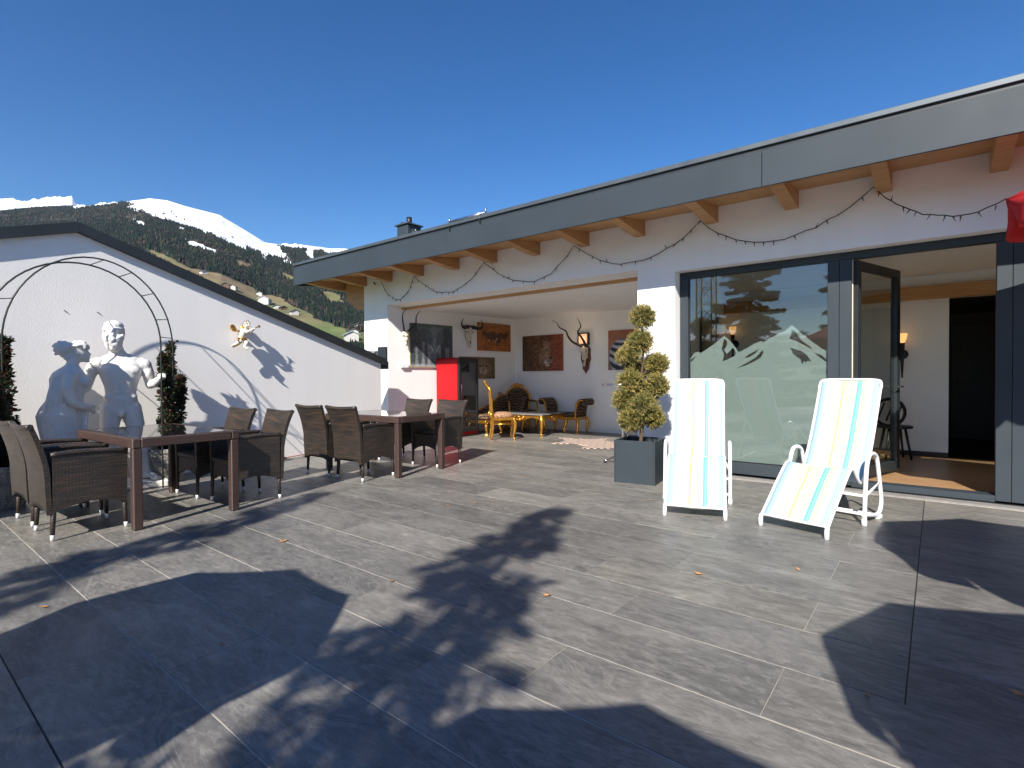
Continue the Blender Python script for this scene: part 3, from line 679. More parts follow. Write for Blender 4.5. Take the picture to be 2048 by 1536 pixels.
MAT['rattan'] = weave('brown_rattan', (.019, .016, .013), (.036, .027, .021), (.082, .050, .032), 150., .45)
MAT['rattan_red'] = weave('red_brown_rattan', (.046, .025, .019), (.062, .032, .024), (.082, .042, .030), 190., .5)
MAT['cap'] = simple('silver_foot_cap', (.75, .75, .74), .3, .3, .05)
MAT['blackglass'] = simple('smoked_glass_top', (.018, .016, .016), .035, 0., .05, coat=.3)
MAT['blackglass'].node_tree.nodes['Principled BSDF'].inputs['Specular IOR Level'].default_value = .8
def make_chair(proto):
    t = proto                                        # local +x is the way the sitter looks, origin on the floor under the seat
    W, bk = .258, -.225
    def backp(u, v):                                 # u across, v upwards
        z =   .20+v*(.655+.014*(abs(2*u-1)**2))
        x = bk-.012*math.sin(v*3)-.105*max(0, (v-.42)/.58)**1.7-.018*(1-(2*u-1)**2)*v
        w_ = W*(.94+.06*v*v+(.04 if v > .8 else 0)*(v-.8)*5)
        zz = z if v > .02 else .20+.05*(1-(2*u-1)**2)
        return x, (2*u-1)*w_, zz
    mb = MB(); T = .034
    mb.grid(lambda u, v: backp(u, v), 12, 20)
    mb.grid(lambda u, v: (backp(u, v)[0]+T, backp(u, v)[1], backp(u, v)[2]), 12, 20)
    for u in (0, 1): mb.grid(lambda a, v: (backp(u, v)[0]+T*a, backp(u, v)[1], backp(u, v)[2]), 1, 20)
    for v in (0, 1): mb.grid(lambda u, a: (backp(u, v)[0]+T*a, backp(u, v)[1], backp(u, v)[2]), 12, 1)
    obj('backrest', mb, MAT['rattan'], t)
    rim = MB().tube([(backp(u, 1)[0]+T/2, backp(u, 1)[1], backp(u, 1)[2]) for u in np.linspace(0, 1, 13)], .021, 8)
    obj('top_rail', rim, MAT['rattan'], t)
    for s in (-1, 1):
        def side(u, v, y):
            x = bk+.035+u*.475
            top = .645+.012*math.sin(u*math.pi)-.015*u
            bot = .205+.06*math.sin(math.pi*min(1, max(0, u)))
            return (x+(.012*(v-.5) if u > .9 else 0), y, bot+(top-bot)*v)
        ms = MB(); ya, yb = s*(W-.012), s*(W-.052)
        ms.grid(lambda u, v: side(u, v, ya), 14, 8).grid(lambda u, v: side(u, v, yb), 14, 8)
        for v in (0, 1): ms.grid(lambda u, a: side(u, v, ya+(yb-ya)*a), 14, 1)
        for u in (0, 1): ms.grid(lambda a, v: side(u, v, ya+(yb-ya)*a), 1, 8)
        obj('side_panel', ms, MAT['rattan'], t)
        arm = [(side(u, 1, 0)[0], s*(W-.030), side(u, 1, 0)[2]+.004) for u in np.linspace(-.02, 1.0, 14)]
        obj('armrest', MB().tube(arm, .030, 9, sq=.62, up=(0, 1, 0)), MAT['rattan'], t)
    fp = MB(); fx = bk+.035+.462
    fr_ = lambda u, v, x: (x, (2*u-1)*(W-.053), (.225+.05*math.sin(math.pi*u))+(.44-(.225+.05*math.sin(math.pi*u)))*v)
    fp.grid(lambda u, v: fr_(u, v, fx), 10, 4).grid(lambda u, v: fr_(u, v, fx-.03), 10, 4)
    for v in (0, 1): fp.grid(lambda u, a: fr_(u, v, fx-.03*a), 10, 1)
    obj('front_apron', fp, MAT['rattan'], t)
    se = MB().cbox(bk+.03, fx+.015, -W+.054, W-.054, .39, .455, .018); obj('seat', se, MAT['rattan'], t)
    for (lx, ly) in ((bk+.045, 1), (bk+.045, -1), (bk+.49, 1), (bk+.49, -1)):
        y = ly*(W-.035); sp = -.012 if lx < 0 else .010
        lg = obj('leg', MB().tube([(lx, y, .30), (lx+sp*.6, y+ly*.002, .15), (lx+sp, y+ly*.004, .045)], [.021, .0175, .0145], 8), MAT['rattan'], t)
        obj('foot_cap', MB().tube([(lx+sp, y+ly*.004, .045), (lx+sp*1.3, y+ly*.005, 0)], [.0155, .0125], 10), MAT['cap'], lg)
    return t
chairs = [  # centre x, y, heading, label
    (1.13, 5.42, 2, 'brown rattan armchair nearest the left edge, side on, at the front table'),
    (1.12, 6.06, 3, 'brown rattan armchair half cut by the left edge of the picture'),
    (2.52, 5.40, 178, 'brown rattan armchair right of the front table, nearer the camera'),
    (2.45, 6.06, 183, 'brown rattan armchair right of the front table, farther back beside the climbing plant'),
    (3.895, 5.44, 4, 'brown rattan armchair with its back to us left of the rear table, nearer one'),
    (3.845, 6.03, 2, 'brown rattan armchair with its back to us left of the rear table, farther one'),
    (5.17, 5.46, 184, 'brown rattan armchair right of the rear table in front of the red fridge, nearer one'),
    (5.12, 6.14, 182, 'brown rattan armchair right of the rear table beside the white wall, farther one')]
proto = None
for i, (x, y, a_, lb) in enumerate(chairs):
    if proto is None:
        proto = thing('rattan_armchair', lb, 'chair', (x, y, 0), R(a_), 'rattan armchairs'); make_chair(proto); c = proto
    else:
        c = copy_tree(proto); c.location = (x, y, 0); c['label'] = lb
    c.rotation_euler = (0, 0, R(a_))
def make_table(t):
    hx, hy, zt = .42, .70, .735
    L = .062
    rim = [(-hx, -hy, -hx+L, hy), (hx-L, -hy, hx, hy), (-hx+L, -hy, hx-L, -hy+L), (-hx+L, hy-L, hx-L, hy)]
    for x0, y0, x1, y1 in rim:
        obj('frame_rail', MB().cbox(x0+.0005, x1-.0005, y0, y1, zt-.075, zt-.001, .006), MAT['rattan_red'], t)
    obj('glass_top', MB().cbox(-hx+L+.001, hx-L-.001, -hy+L+.001, hy-L-.001, zt-.014, zt+.0015, .002), MAT['blackglass'], t)
    obj('shelf_board', MB().box(-hx+L+.003, hx-L-.003, -hy+L+.003, hy-L-.003, zt-.05, zt-.018), MAT['rattan'], t)
    for sx in (-1, 1):
        for sy in (-1, 1):
            x, y = sx*(hx-.036), sy*(hy-.036)
            obj('leg', MB().cbox(x-.034, x+.034, y-.034, y+.034, 0, zt-.0755, .007), MAT['rattan_red'], t)
    return t
tb = make_table(thing('rattan_table', 'red brown rattan dining table with dark glass top in front of the statues', 'table', (1.80, 5.70, 0), R(2), 'rattan dining tables'))
t2 = copy_tree(tb); t2.location = (4.475, 5.76, 0); t2.rotation_euler = (0, 0, R(4)); t2['label'] = 'red brown rattan dining table with dark glass top in front of the red fridge'

# ================================================================ SUN LOUNGERS
m, n, p = newmat('striped_sling'); uv = nd(n, 'ShaderNodeUVMap'); sx = nd(n, 'ShaderNodeSeparateXYZ'); n.links.new(uv.outputs[0], sx.inputs[0])
BL, CR, WH, GY, YE, TU = (.30, .43, .53), (.45, .45, .36), (.48, .49, .45), (.28, .33, .32), (.52, .38, .14), (.12, .45, .33)
st = [(0, BL), (.10, (.39, .48, .54)), (.16, WH), (.20, CR), (.33, GY), (.34, WH), (.385, YE), (.41, CR), (.60, WH), (.635, TU), (.665, (.22, .48, .39)), (.70, TU), (.715, WH), (.735, YE), (.745, CR), (.81, WH), (.845, (.39, .48, .54)), (.92, BL)]
col = ramp(n, sx.outputs[0], st, True)
th_ = math_(n, 'MULTIPLY', math_(n, 'SINE', math_(n, 'MULTIPLY', sx.outputs[0], 900.)), math_(n, 'SINE', math_(n, 'MULTIPLY', sx.outputs[1], 2600.)))
n.links.new(col, p.inputs['Base Color']); p.inputs['Roughness'].default_value = .7; bump(n, p, th_, .25, .001); MAT['sling'] = m
MAT['whitetube'] = simple('white_coated_tube', (.80, .80, .79), .32, 0., .03, coat=.2)
def spline(pts, k=6):
    out = []; P_ = [Vector(q) for q in pts]
    for i in range(len(P_)-1):
        a, b, c, d = P_[max(i-1, 0)], P_[i], P_[i+1], P_[min(i+2, len(P_)-1)]
        for j in range(k):
            s = j/k; out.append(.5*((2*b)+(c-a)*s+(2*a-5*b+4*c-d)*s*s+(3*b-a-3*c+d)*s**3))
    out.append(P_[-1]); return out
def make_lounger(t):
    HW = .245
    prof = spline([(.0, 0, .085), (.12, 0, .19), (.27, 0, .32), (.42, 0, .44), (.48, 0, .465), (.535, 0, .44), (.62, 0, .365), (.70, 0, .33), (.80, 0, .40), (.92, 0, .58), (1.03, 0, .80), (1.12, 0, 1.0), (1.19, 0, 1.165)], 5)
    mb = MB(); N = len(prof)-1
    def sl(u, v):
        f = v*N; i = min(int(f), N-1); q = prof[i].lerp(prof[i+1], f-i)
        sag = .012*(1-(2*u-1)**2); return (q.x+sag*.3, (2*u-1)*(HW-.012), q.z-sag)
    mb.grid(sl, 14, 60); me = mb.mesh('sling', True)
    ul = me.uv_layers.new(name='UVMap')
    for lp in me.loops:
        vi = lp.vertex_index; ul.data[lp.index].uv = (1-(vi % 15)/14, (vi//15)/60*1.9)
    o = obj('sling', me, MAT['sling'], t); md = o.modifiers.new('solid', 'SOLIDIFY'); md.thickness = .004
    for s in (-1, 1):
        obj('side_rail', MB().tube([(q.x, s*HW, q.z-.004) for q in prof[:-3]], .0125, 8), MAT['whitetube'], t)
        lg = MB().tube([(.0, s*HW, .095), (-.012, s*HW, .06), (-.014, s*HW, 0)], [.014, .017, .020], 10); obj('front_foot', lg, MAT['whitetube'], t)
        y = s*(HW+.052)
        loop = spline([(.60, y, .0), (.615, y, .18), (.635, y, .36), (.655, y, .47), (.70, y, .545), (.77, y, .565), (.86, y, .545), (.905, y, .49), (.955, y, .34), (1.005, y, .17), (1.0, y, .095), (.95, y, .05), (.86, y, .045), (.60, y*.98, .085)], 5)
        obj('arm_loop', MB().tube(loop, .0165, 9), MAT['whitetube'], t)
        obj('foot_cap', MB().tube([(.60, y, 0), (.603, y, .05)], [.022, .019], 10), MAT['whitetube'], t)
        obj('glide_pad', MB().cbox(.90, .985, y-.018, y+.018, 0, .032, .004), MAT['whitetube'], t)
        obj('link_bar', MB().tube([(.63, y, .30), (.80, s*HW, .40)], .010, 7).tube([(.625, y, .235), (.95, y, .30)], .010, 7), MAT['whitetube'], t)
    q = prof[-1]; q2 = prof[-4]
    obj('head_bar', MB().tube(spline([(q2.x, -HW, q2.z-.004), (q.x-.012, -HW, q.z-.03), (q.x, -HW+.04, q.z), (q.x+.003, 0, q.z+.004), (q.x, HW-.04, q.z), (q.x-.012, HW, q.z-.03), (q2.x, HW, q2.z-.004)], 5), .0125, 8), MAT['whitetube'], t)
    obj('foot_bar', MB().tube([(.0, -HW, .09), (.0, HW, .09)], .010, 8), MAT['whitetube'], t)
    for x, z in ((.62, .235), (.605, .09), (.86, .045)):
        obj('cross_bar', MB().tube([(x, -HW-.05, z), (x, HW+.05, z)], .0115, 8), MAT['whitetube'], t)
    obj('knee_bar', MB().tube([(.47, -HW, .45), (.47, HW, .45)], .010, 8), MAT['whitetube'], t)
    return t
lo = make_lounger(thing('sun_lounger', 'white tube sun lounger with striped sling beside the anthracite planter', 'sun lounger', (4.515, 1.615, 0), math.atan2(.15, .47), 'striped sun loungers'))
l2 = copy_tree(lo); l2.location = (4.56, .865, 0); l2.rotation_euler = (0, 0, math.atan2(-.10, .47)); l2['label'] = 'white tube sun lounger with striped sling in front of the open door'
# ================================================================ STATUES, ARCH, CLIMBERS, CHERUB
MAT['stone'] = simple('white_cast_stone', (.66, .64, .61), .75, var=.06, vscale=9, bmp=.25, bscale=90, bdist=.003)
def cap(mb, pts, rad, n=14):
    pts = [Vector(q) for q in pts]; mb.tube(pts, rad, n)
    for q, r in ((pts[0], rad[0]), (pts[-1], rad[-1])): mb.ell(q, r, n, 8)
    return mb
def loft(mb, secs, n=40, mod=None):
    vs = []
    for (z, cx, cy, rx, ry) in secs:
        for k in range(n):
            a = 2*math.pi*k/n; f = mod(a, z) if mod else 1
            vs.append((cx+rx*f*math.cos(a), cy+ry*f*math.sin(a), z))
    m_ = len(secs)
    fs = [(i*n+k, i*n+(k+1) % n, (i+1)*n+(k+1) % n, (i+1)*n+k) for i in range(m_-1) for k in range(n)]
    fs += [tuple(range(n-1, -1, -1)), tuple((m_-1)*n+k for k in range(n))]
    return mb.add(vs, fs, True)
man = thing('statue', 'white stone statue of a bearded standing man with one bent arm, on a square plinth', 'statue', (1.90, 7.09, 0), R(-14), 'statues under the garden arch')
b = MB()
loft(b, [(.80, .0, .0, .12, .09), (.86, .0, .005, .158, .112), (.93, .0, .005, .165, .115), (1.0, 0, 0, .150, .104), (1.06, 0, -.005, .140, .098), (1.14, 0, -.008, .152, .105), (1.23, 0, -.010, .182, .118), (1.31, 0, -.006, .202, .120), (1.38, 0, .004, .205, .104), (1.43, -.004, .012, .165, .085), (1.47, -.012, .012, .095, .070), (1.54, -.03, .0, .064, .064), (1.62, -.045, -.01, .060, .064)])
for s in (-1, 1):
    b.ell((s*.090, -.066, 1.305), (.096, .052, .062), rot=(.15, 0, 0)); b.ell((s*.195, .0, 1.375), (.058, .066, .080))
    b.ell((s*.10, .012, 1.45), (.095, .05, .04), rot=(0, s*.35, 0)); b.ell((s*.085, .085, .87), (.088, .075, .085))
    for z in (1.185, 1.125, 1.065): b.ell((s*.036, -.092, z), (.034, .02, .028))
    b.ell((s*.105, -.035, 1.01), (.045, .06, .05))
b.ell((0, -.085, .985), (.07, .035, .05)); b.ell((.004, -.105, .835), (.030, .034, .042))
cap(b, [(.222, .0, 1.375), (.255, .02, 1.27), (.272, .03, 1.145)], [.066, .062, .047]); b.ell((.25, -.01, 1.28), (.055, .058, .08))
cap(b, [(.272, .03, 1.145), (.315, -.07, 1.165), (.355, -.155, 1.215)], [.047, .050, .033])
b.ell((.368, -.185, 1.238), (.040, .050, .036), rot=(.5, 0, .3))
for i, (dx, dz) in enumerate(((.026, .03), (.012, .034), (-.004, .032), (-.02, .026))):      # curled fingers of the fist
    x, y, z = .368+dx, -.195, 1.232+dz
    cap(b, [(x, y+.02, z), (x+.002, y-.028, z-.002), (x+.004, y-.040, z-.030), (x+.002, y-.018, z-.046)], [.0125, .0125, .0115, .010], 8)
cap(b, [(.338, -.18, 1.245), (.332, -.215, 1.232), (.348, -.232, 1.215)], [.014, .013, .011], 8)
cap(b, [(-.222, .0, 1.375), (-.275, .02, 1.25), (-.30, .01, 1.12)], [.066, .060, .046]); cap(b, [(-.30, .01, 1.12), (-.36, -.05, 1.08), (-.425, -.10, 1.05)], [.046, .046, .032])
b.ell((-.455, -.13, 1.045), (.045, .028, .035), rot=(0, .2, .7))
for k in range(4): cap(b, [(-.475, -.14, 1.065-.018*k), (-.515, -.158, 1.055-.02*k), (-.54, -.152, 1.045-.02*k)], [.011, .0105, .009], 8)
cap(b, [(-.45, -.12, 1.075), (-.475, -.15, 1.095), (-.495, -.16, 1.098)], [.012, .011, .009], 8)
cap(b, [(-.086, .0, .88), (-.105, -.01, .70), (-.105, -.035, .53)], [.104, .090, .060]); cap(b, [(-.105, -.03, .53), (-.085, .005, .38), (-.055, .01, .16)], [.060, .064, .037])
cap(b, [(.086, .0, .88), (.125, -.01, .70), (.155, -.03, .53)], [.104, .090, .060]); cap(b, [(.155, -.025, .53), (.195, .008, .38), (.235, .01, .16)], [.060, .064, .037])
for hx, hy, rz in ((-.105, -.06, 0), (.155, -.055, 0)): b.ell((hx, hy, .525), (.044, .036, .05))
for fx, fa in ((-.055, -.1), (.235, .45)):
    dx, dy = math.sin(fa), -math.cos(fa)
    cap(b, [(fx-dx*.045, .015-dy*.045, .115), (fx+dx*.06, .01+dy*.06, .125), (fx+dx*.15, .01+dy*.15, .098)], [.038, .042, .030])
    for k in range(5):
        o_ = (k-2)*.019; cap(b, [(fx+dx*.15-dy*o_, .01+dy*.15+dx*o_, .093), (fx+dx*(.20-.006*abs(k-1))-dy*o_, .01+dy*(.20-.006*abs(k-1))+dx*o_, .086)], [.014, .011], 7)
b.tube([(.24, .05, .08), (.24, .06, .30), (.22, .05, .50)], [.07, .06, .04], 12)        # tree-trunk strut of the cast
H = Matrix.Translation((-.055, -.012, 1.730)) @ Euler((.06, 0, -.10)).to_matrix().to_4x4() @ Matrix.Scale(1.07, 4)
hb = MB()
hb.ell((0, .012, .02), (.080, .100, .102)); hb.ell((0, .014, .062), (.088, .106, .062)); hb.ell((0, -.045, -.055), (.060, .058, .080)); hb.ell((0, -.068, -.01), (.058, .035, .06))
hb.ell((0, -.004, .045), (.091, .108, .020), rot=(.12, 0, 0))                              # rolled fillet round the hair
for k in range(15):
    a = math.pi*(.02+.96*k/14); hb.ell((.082*math.cos(a), -.098*math.sin(a)+.006, .026+.006*math.sin(k*2.4)), (.017, .015, .017), 8, 6)
hb.ell((0, -.094, .012), (.052, .014, .010)); hb.tube([(0, -.098, .010), (0, -.112, -.018), (0, -.122, -.040)], [.010, .012, .016], 10); hb.ell((0, -.112, -.044), (.018, .014, .010))
for s in (-1, 1):
    hb.ell((s*.030, -.088, -.008), (.014, .010, .008)); hb.ell((s*.038, -.078, -.038), (.024, .020, .022)); hb.ell((s*.084, .012, -.010), (.012, .022, .032)); hb.ell((s*.024, -.104, -.068), (.026, .014, .010), rot=(0, s*.3, 0))
for k in range(80):                                                                       # curls of the beard
    u = random.uniform(-1, 1); v = random.random(); a = u*1.25
    r_ = .086-.030*v; hb.ell((r_*1.0*math.sin(a), -.034-r_*.95*math.cos(a), -.065-.125*v+.045*abs(u)), random.uniform(.016, .025), 8, 6)
hb.ell((0, -.055, -.125), (.070, .060, .080)); hb.ell((0, -.106, -.092), (.018, .008, .006))
b.add([H @ Vector(q) for q in hb.v], hb.f, True)
remesh(obj('figure', b, MAT['stone'], man), .0075, 1, .35)
obj('plinth', MB().cbox(-.24, .42, -.24, .20, 0, .074, .012), MAT['stone'], man)

wom = thing('statue', 'white stone statue of a woman in a pleated robe leaning towards the bearded man', 'statue', (1.385, 6.90, 0), R(-8), 'statues under the garden arch')
b = MB()
pl_ = lambda a, z: 1+(.035*math.sin(a*24+2.5*math.sin(z*5))*min(1, max(0, (.90-z)/.25)))
loft(b, [(.05, -.03, 0, .180, .175), (.12, -.03, 0, .172, .168), (.35, -.03, 0, .160, .152), (.60, -.035, 0, .162, .145), (.74, -.045, 0, .178, .145), (.85, -.05, 0, .188, .146), (.93, -.035, 0, .172, .13), (1.0, -.01, 0, .150, .115), (1.07, .008, 0, .142, .110), (1.15, .02, 0, .150, .125), (1.22, .02, 0, .150, .140), (1.28, .025, 0, .128, .140), (1.32, .035, 0, .092, .10), (1.36, .05, 0, .055, .058), (1.44, .075, 0, .048, .050)], 96, pl_)
for y in (-.06, .06): b.ell((.135, y, 1.19), (.058, .058, .062))
for k in range(6):                                                                        # folds of the shawl down the back
    x = -.11+.03*k; cap(b, [(x*.8, -.105-.004*k, 1.24), (x-.02, -.125+.01*abs(k-3), 1.10), (x-.05+.01*k, -.112, .96), (x-.07+.02*k, -.12, .86)], [.012, .016, .014, .008], 8)
cap(b, [(.03, -.125, 1.25), (.0, -.165, 1.12), (.035, -.165, .99)], [.055, .050, .042]); cap(b, [(.035, -.165, .99), (.12, -.135, .935), (.185, -.06, .93)], [.044, .036, .027])
cap(b, [(.03, .125, 1.25), (.03, .16, 1.12), (.07, .15, .98)], [.055, .050, .042]); cap(b, [(.07, .15, .98), (.15, .09, .93), (.19, -.02, .90)], [.042, .034, .026])
b.ell((.195, -.04, .915), (.035, .036, .030))
for k in range(4): cap(b, [(.205, -.035-.012*k, .925-.012*k), (.225, -.01-.012*k, .905-.012*k), (.212, .012-.01*k, .89-.012*k)], [.0105, .010, .009], 7)
cap(b, [(.19, -.07, .935), (.215, -.075, .945), (.232, -.065, .94)], [.011, .010, .008], 7)
for k in range(8): cap(b, [(.16-.012*k, -.07+.02*k, .90), (.15-.010*k, -.075+.02*k, .70), (.13-.008*k, -.08+.022*k, .50)], [.016, .013, .008], 7)
b.ell((.11, 0, 1.485), (.078, .070, .098)); b.ell((.15, 0, 1.455), (.048, .050, .065)); b.tube([(.178, 0, 1.50), (.194, 0, 1.478), (.203, 0, 1.462)], [.008, .010, .012], 8); b.ell((.175, 0, 1.405), (.022, .026, .02))
for s in (-1, 1): b.ell((.172, s*.026, 1.49), (.010, .012, .007)); b.ell((.09, s*.068, 1.475), (.016, .010, .026))
b.ell((.186, 0, 1.434), (.010, .02, .008)); b.ell((.105, 0, 1.545), (.086, .082, .062)); b.ell((-.015, 0, 1.525), (.075, .072, .076)); b.ell((.02, 0, 1.45), (.045, .04, .05))
for k in range(44):
    a = random.uniform(0, 6.28); t_ = random.uniform(-.2, 1.3)
    b.ell((.105+.088*math.cos(t_)*math.cos(a), .078*math.cos(t_)*math.sin(a), 1.545+.058*math.sin(t_)), random.uniform(.012, .019), 8, 6)
for k in range(26):
    a = random.uniform(0, 6.28); t_ = random.uniform(-1.4, 1.4)
    b.ell((-.02+.074*math.cos(t_)*math.cos(a), .070*math.cos(t_)*math.sin(a), 1.522+.074*math.sin(t_)), random.uniform(.012, .018), 8, 6)
b.tube([(.185, 0, 1.56), (.16, .06, 1.568), (.10, .085, 1.56), (.03, .07, 1.545)], .012, 8); b.tube([(.185, 0, 1.56), (.16, -.06, 1.568), (.10, -.085, 1.56), (.03, -.07, 1.545)], .012, 8)
remesh(obj('figure', b, MAT['stone'], wom), .0095, 1, .4)
obj('plinth', MB().cbox(-.24, .20, -.22, .22, 0, .055, .01), MAT['stone'], wom)

# ---- rose arch
MAT['archsteel'] = simple('dark_green_arch_tube', (.020, .026, .022), .45, .2, .2)
arch = thing('garden_arch', 'thin dark tubular garden arch standing over the two statues', 'garden arch', (1.66, 6.93, 0))
def hoop(x0, x1, y, top, spring=1.58, n_=26):
    cx, rx, rz = (x0+x1)/2, (x1-x0)/2, top-spring
    return [(x0-1.7, y-7.1, z) for z in (0, .4, .8, 1.2)]+[(cx-rx*math.cos(math.pi*k/n_)-1.7, y-7.1, spring+rz*math.sin(math.pi*k/n_)) for k in range(n_+1)]+[(x1-1.7, y-7.1, z) for z in (1.2, .8, .4, 0)]
hf = hoop(.99, 2.48, 7.32, 2.53); hn = hoop(.80, 2.22, 6.90, 2.38)
obj('hoop', MB().tube(hf, .0085, 8), MAT['archsteel'], arch); obj('hoop', MB().tube(hn, .0085, 8), MAT['archsteel'], arch)
for i in (2, 4, 8, 13, 18, 21, 24, 27, 29, 31):
    i = min(i, len(hf)-1); obj('rung', MB().tube([hf[i], hn[i]], .005, 6), MAT['archsteel'], arch)
# ---- pots with climbing plants
m, n, p = newmat('exposed_aggregate'); v = coords(n, 'Object'); vo = nd(n, 'ShaderNodeTexVoronoi'); vo.inputs['Scale'].default_value = 60; n.links.new(v, vo.inputs['Vector'])
n.links.new(mix(n, .55, ramp(n, vo.outputs['Color'], [(.15, (.10, .09, .08)), (.5, (.28, .26, .23)), (.85, (.42, .38, .33))]), ramp(n, tnoise(n, v, 5), [(.3, (.12, .115, .10)), (.7, (.30, .28, .25))])), p.inputs['Base Color'])
p.inputs['Roughness'].default_value = .9; bump(n, p, vo.outputs['Distance'], .8, .01); MAT['aggregate'] = m
MAT['soil'] = simple('dark_soil', (.03, .022, .016), .95, var=.4, vscale=30, bmp=.6, bscale=60, bdist=.02)
MAT['bark'] = simple('brown_bark', (.09, .06, .04), .9, var=.3, vscale=20, bmp=.5, bscale=50)
def leafmat(name, rough=.45, trans=.25):
    m, n, p = newmat(name); at = nd(n, 'ShaderNodeVertexColor', layer_name='Col'); n.links.new(at.outputs[0], p.inputs['Base Color'])
    p.inputs['Roughness'].default_value = rough
    tl = nd(n, 'ShaderNodeBsdfTranslucent'); n.links.new(at.outputs[0], tl.inputs[0])
    mx = nd(n, 'ShaderNodeMixShader'); mx.inputs[0].default_value = trans
    n.links.new(p.outputs[0], mx.inputs[1]); n.links.new(tl.outputs[0], mx.inputs[2]); n.links.new(mx.outputs[0], n.nodes['Material Output'].inputs[0]); return m
MAT['leaf'] = leafmat('leaf_by_vertex'); MAT['needle'] = leafmat('needle_by_vertex', .6, .15)
def blades(pos, dirs, ln, wd, cols, tipcols=None, fold=.25):       # one diamond-shaped leaf per entry, as numpy
    n_ = len(pos); up = rng.normal(size=(n_, 3)); d = dirs/np.linalg.norm(dirs, axis=1, keepdims=True)
    s = np.cross(d, up); s /= np.linalg.norm(s, axis=1, keepdims=True)+1e-9; u = np.cross(s, d)
    L = np.reshape(ln*np.ones(n_), (-1, 1)); W = np.reshape(wd*np.ones(n_), (-1, 1))
    V = np.stack([pos, pos+d*L*.45+s*W/2+u*W*fold, pos+d*L, pos+d*L*.45-s*W/2+u*W*fold], 1)
    o = np.arange(n_)*4; Fc = np.concatenate([np.stack([o, o+1, o+2], -1), np.stack([o, o+2, o+3], -1)])
    c = np.repeat(cols[:, None], 4, 1).copy()
    if tipcols is not None: c[:, 2] = tipcols
    c = np.concatenate([c, np.ones((n_, 4, 1))], -1)
    return V.reshape(-1, 3), Fc, c.reshape(-1, 4)
def climber(loc, paths, label, seed, nleaf=1500):
    g = np.random.default_rng(seed); t = thing('potted_climber', label, 'potted plant', loc, 0, 'potted climbers at the arch')
    pot = obj('pot', MB().lathe([(0.01, .0), (.17, 0), (.185, .03), (.228, .22), (.236, .345), (.25, .36), (.25, .40), (.22, .402), (.21, .36), (.01, .355)], 8, smooth=False), MAT['aggregate'], t)
    o = obj('soil', MB().lathe([(.218, .366), (.12, .375), (.005, .38)], 16), MAT['soil'], t)
    P_, D_ = [], []
    st = MB()
    for path, rad in paths:
        pts = spline(path, 6); st.tube(pts, [max(.003, .012*(1-.8*k/len(pts))) for k in range(len(pts))], 6)
        k = g.integers(0, len(pts)-1, nleaf//len(paths)); f = g.random(len(k))[:, None]
        A_ = np.array([tuple(q) for q in pts]); base = A_[k]*(1-f)+A_[k+1]*f
        fr_ = (k/len(pts)); rr = np.array([rad(q) for q in fr_])
        dv = g.normal(size=(len(k), 3)); dv /= np.linalg.norm(dv, axis=1, keepdims=True)
        lump = .55+.6*np.abs(np.sin(base[:, 2]*17+seed))
        P_.append(base+dv*(rr*lump*g.random(len(k))**.5)[:, None]); D_.append(dv+[0, 0, .3])
        for q in range(14):
            j = g.integers(2, len(pts)-1); a = g.uniform(0, 6.28); r_ = rad(j/len(pts))*1.6
            e = pts[j]+Vector((r_*math.cos(a), r_*math.sin(a), g.uniform(.0, .09))); st.tube([pts[j], pts[j].lerp(e, .5)+Vector((0, 0, .012)), e], [.004, .003, .0015], 4)
            ee = np.array(tuple(e)); pp = np.array(tuple(pts[j])); m_ = 9
            P_.append(pp+(ee-pp)*g.uniform(.4, 1, (m_, 1))+g.normal(size=(m_, 3))*.012); D_.append(g.normal(size=(m_, 3)))
    P_ = np.vstack(P_); D_ = np.vstack(D_); n_ = len(P_)
    cg = np.stack([g.uniform(.018, .05, n_), g.uniform(.030, .065, n_), g.uniform(.014, .026, n_)], -1)
    cr = np.stack([g.uniform(.07, .16, n_), g.uniform(.022, .045, n_), g.uniform(.016, .03, n_)], -1)
    c = np.where((g.random(n_) < .22)[:, None], cr, cg)
    V, Fc, cc = blades(P_, D_, g.uniform(.030, .055, n_), g.uniform(.020, .034, n_), c)
    obj('stem', st, MAT['bark'], t); obj('foliage', npmesh('foliage', V, Fc, cc, False), MAT['leaf'], t)
rad1 = lambda f: .032+.042*math.sin(min(1, f*1.25)*math.pi)**.8*(1 if f < .85 else .6)
climber((2.335, 7.10, 0), [([(0, 0, .38), (.0, -.02, .6), (.06, .02, .85), (.09, .08, 1.1), (.10, .12, 1.35), (.115, .145, 1.62)], rad1),
        ([(-.02, -.03, .38), (-.03, -.06, .6), (.0, -.10, .85), (-.05, -.18, 1.1), (-.09, -.24, 1.3), (-.10, -.26, 1.48)], rad1),
        ([(.02, 0, .38), (.08, -.05, .62), (.10, -.06, .85), (.14, -.05, 1.05), (.16, -.02, 1.22)], rad1)], 'stone pot with a dark leafy climber at the right leg of the arch', 3, 6500)
climber((.90, 6.95, 0), [([(0, 0, .38), (.0, 0, .6), (.03, .1, .85), (.06, .2, 1.1), (.07, .26, 1.35), (.08, .27, 1.62)], rad1),
        ([(-.02, -.03, .38), (.02, -.04, .6), (-.02, -.08, .85), (-.06, -.12, 1.1), (-.11, -.15, 1.4)], rad1),
        ([(.05, .03, .38), (.08, .06, .60), (.09, .1, .8)], rad1)], 'stone pot with a dark leafy climber at the left picture edge', 8, 6500)
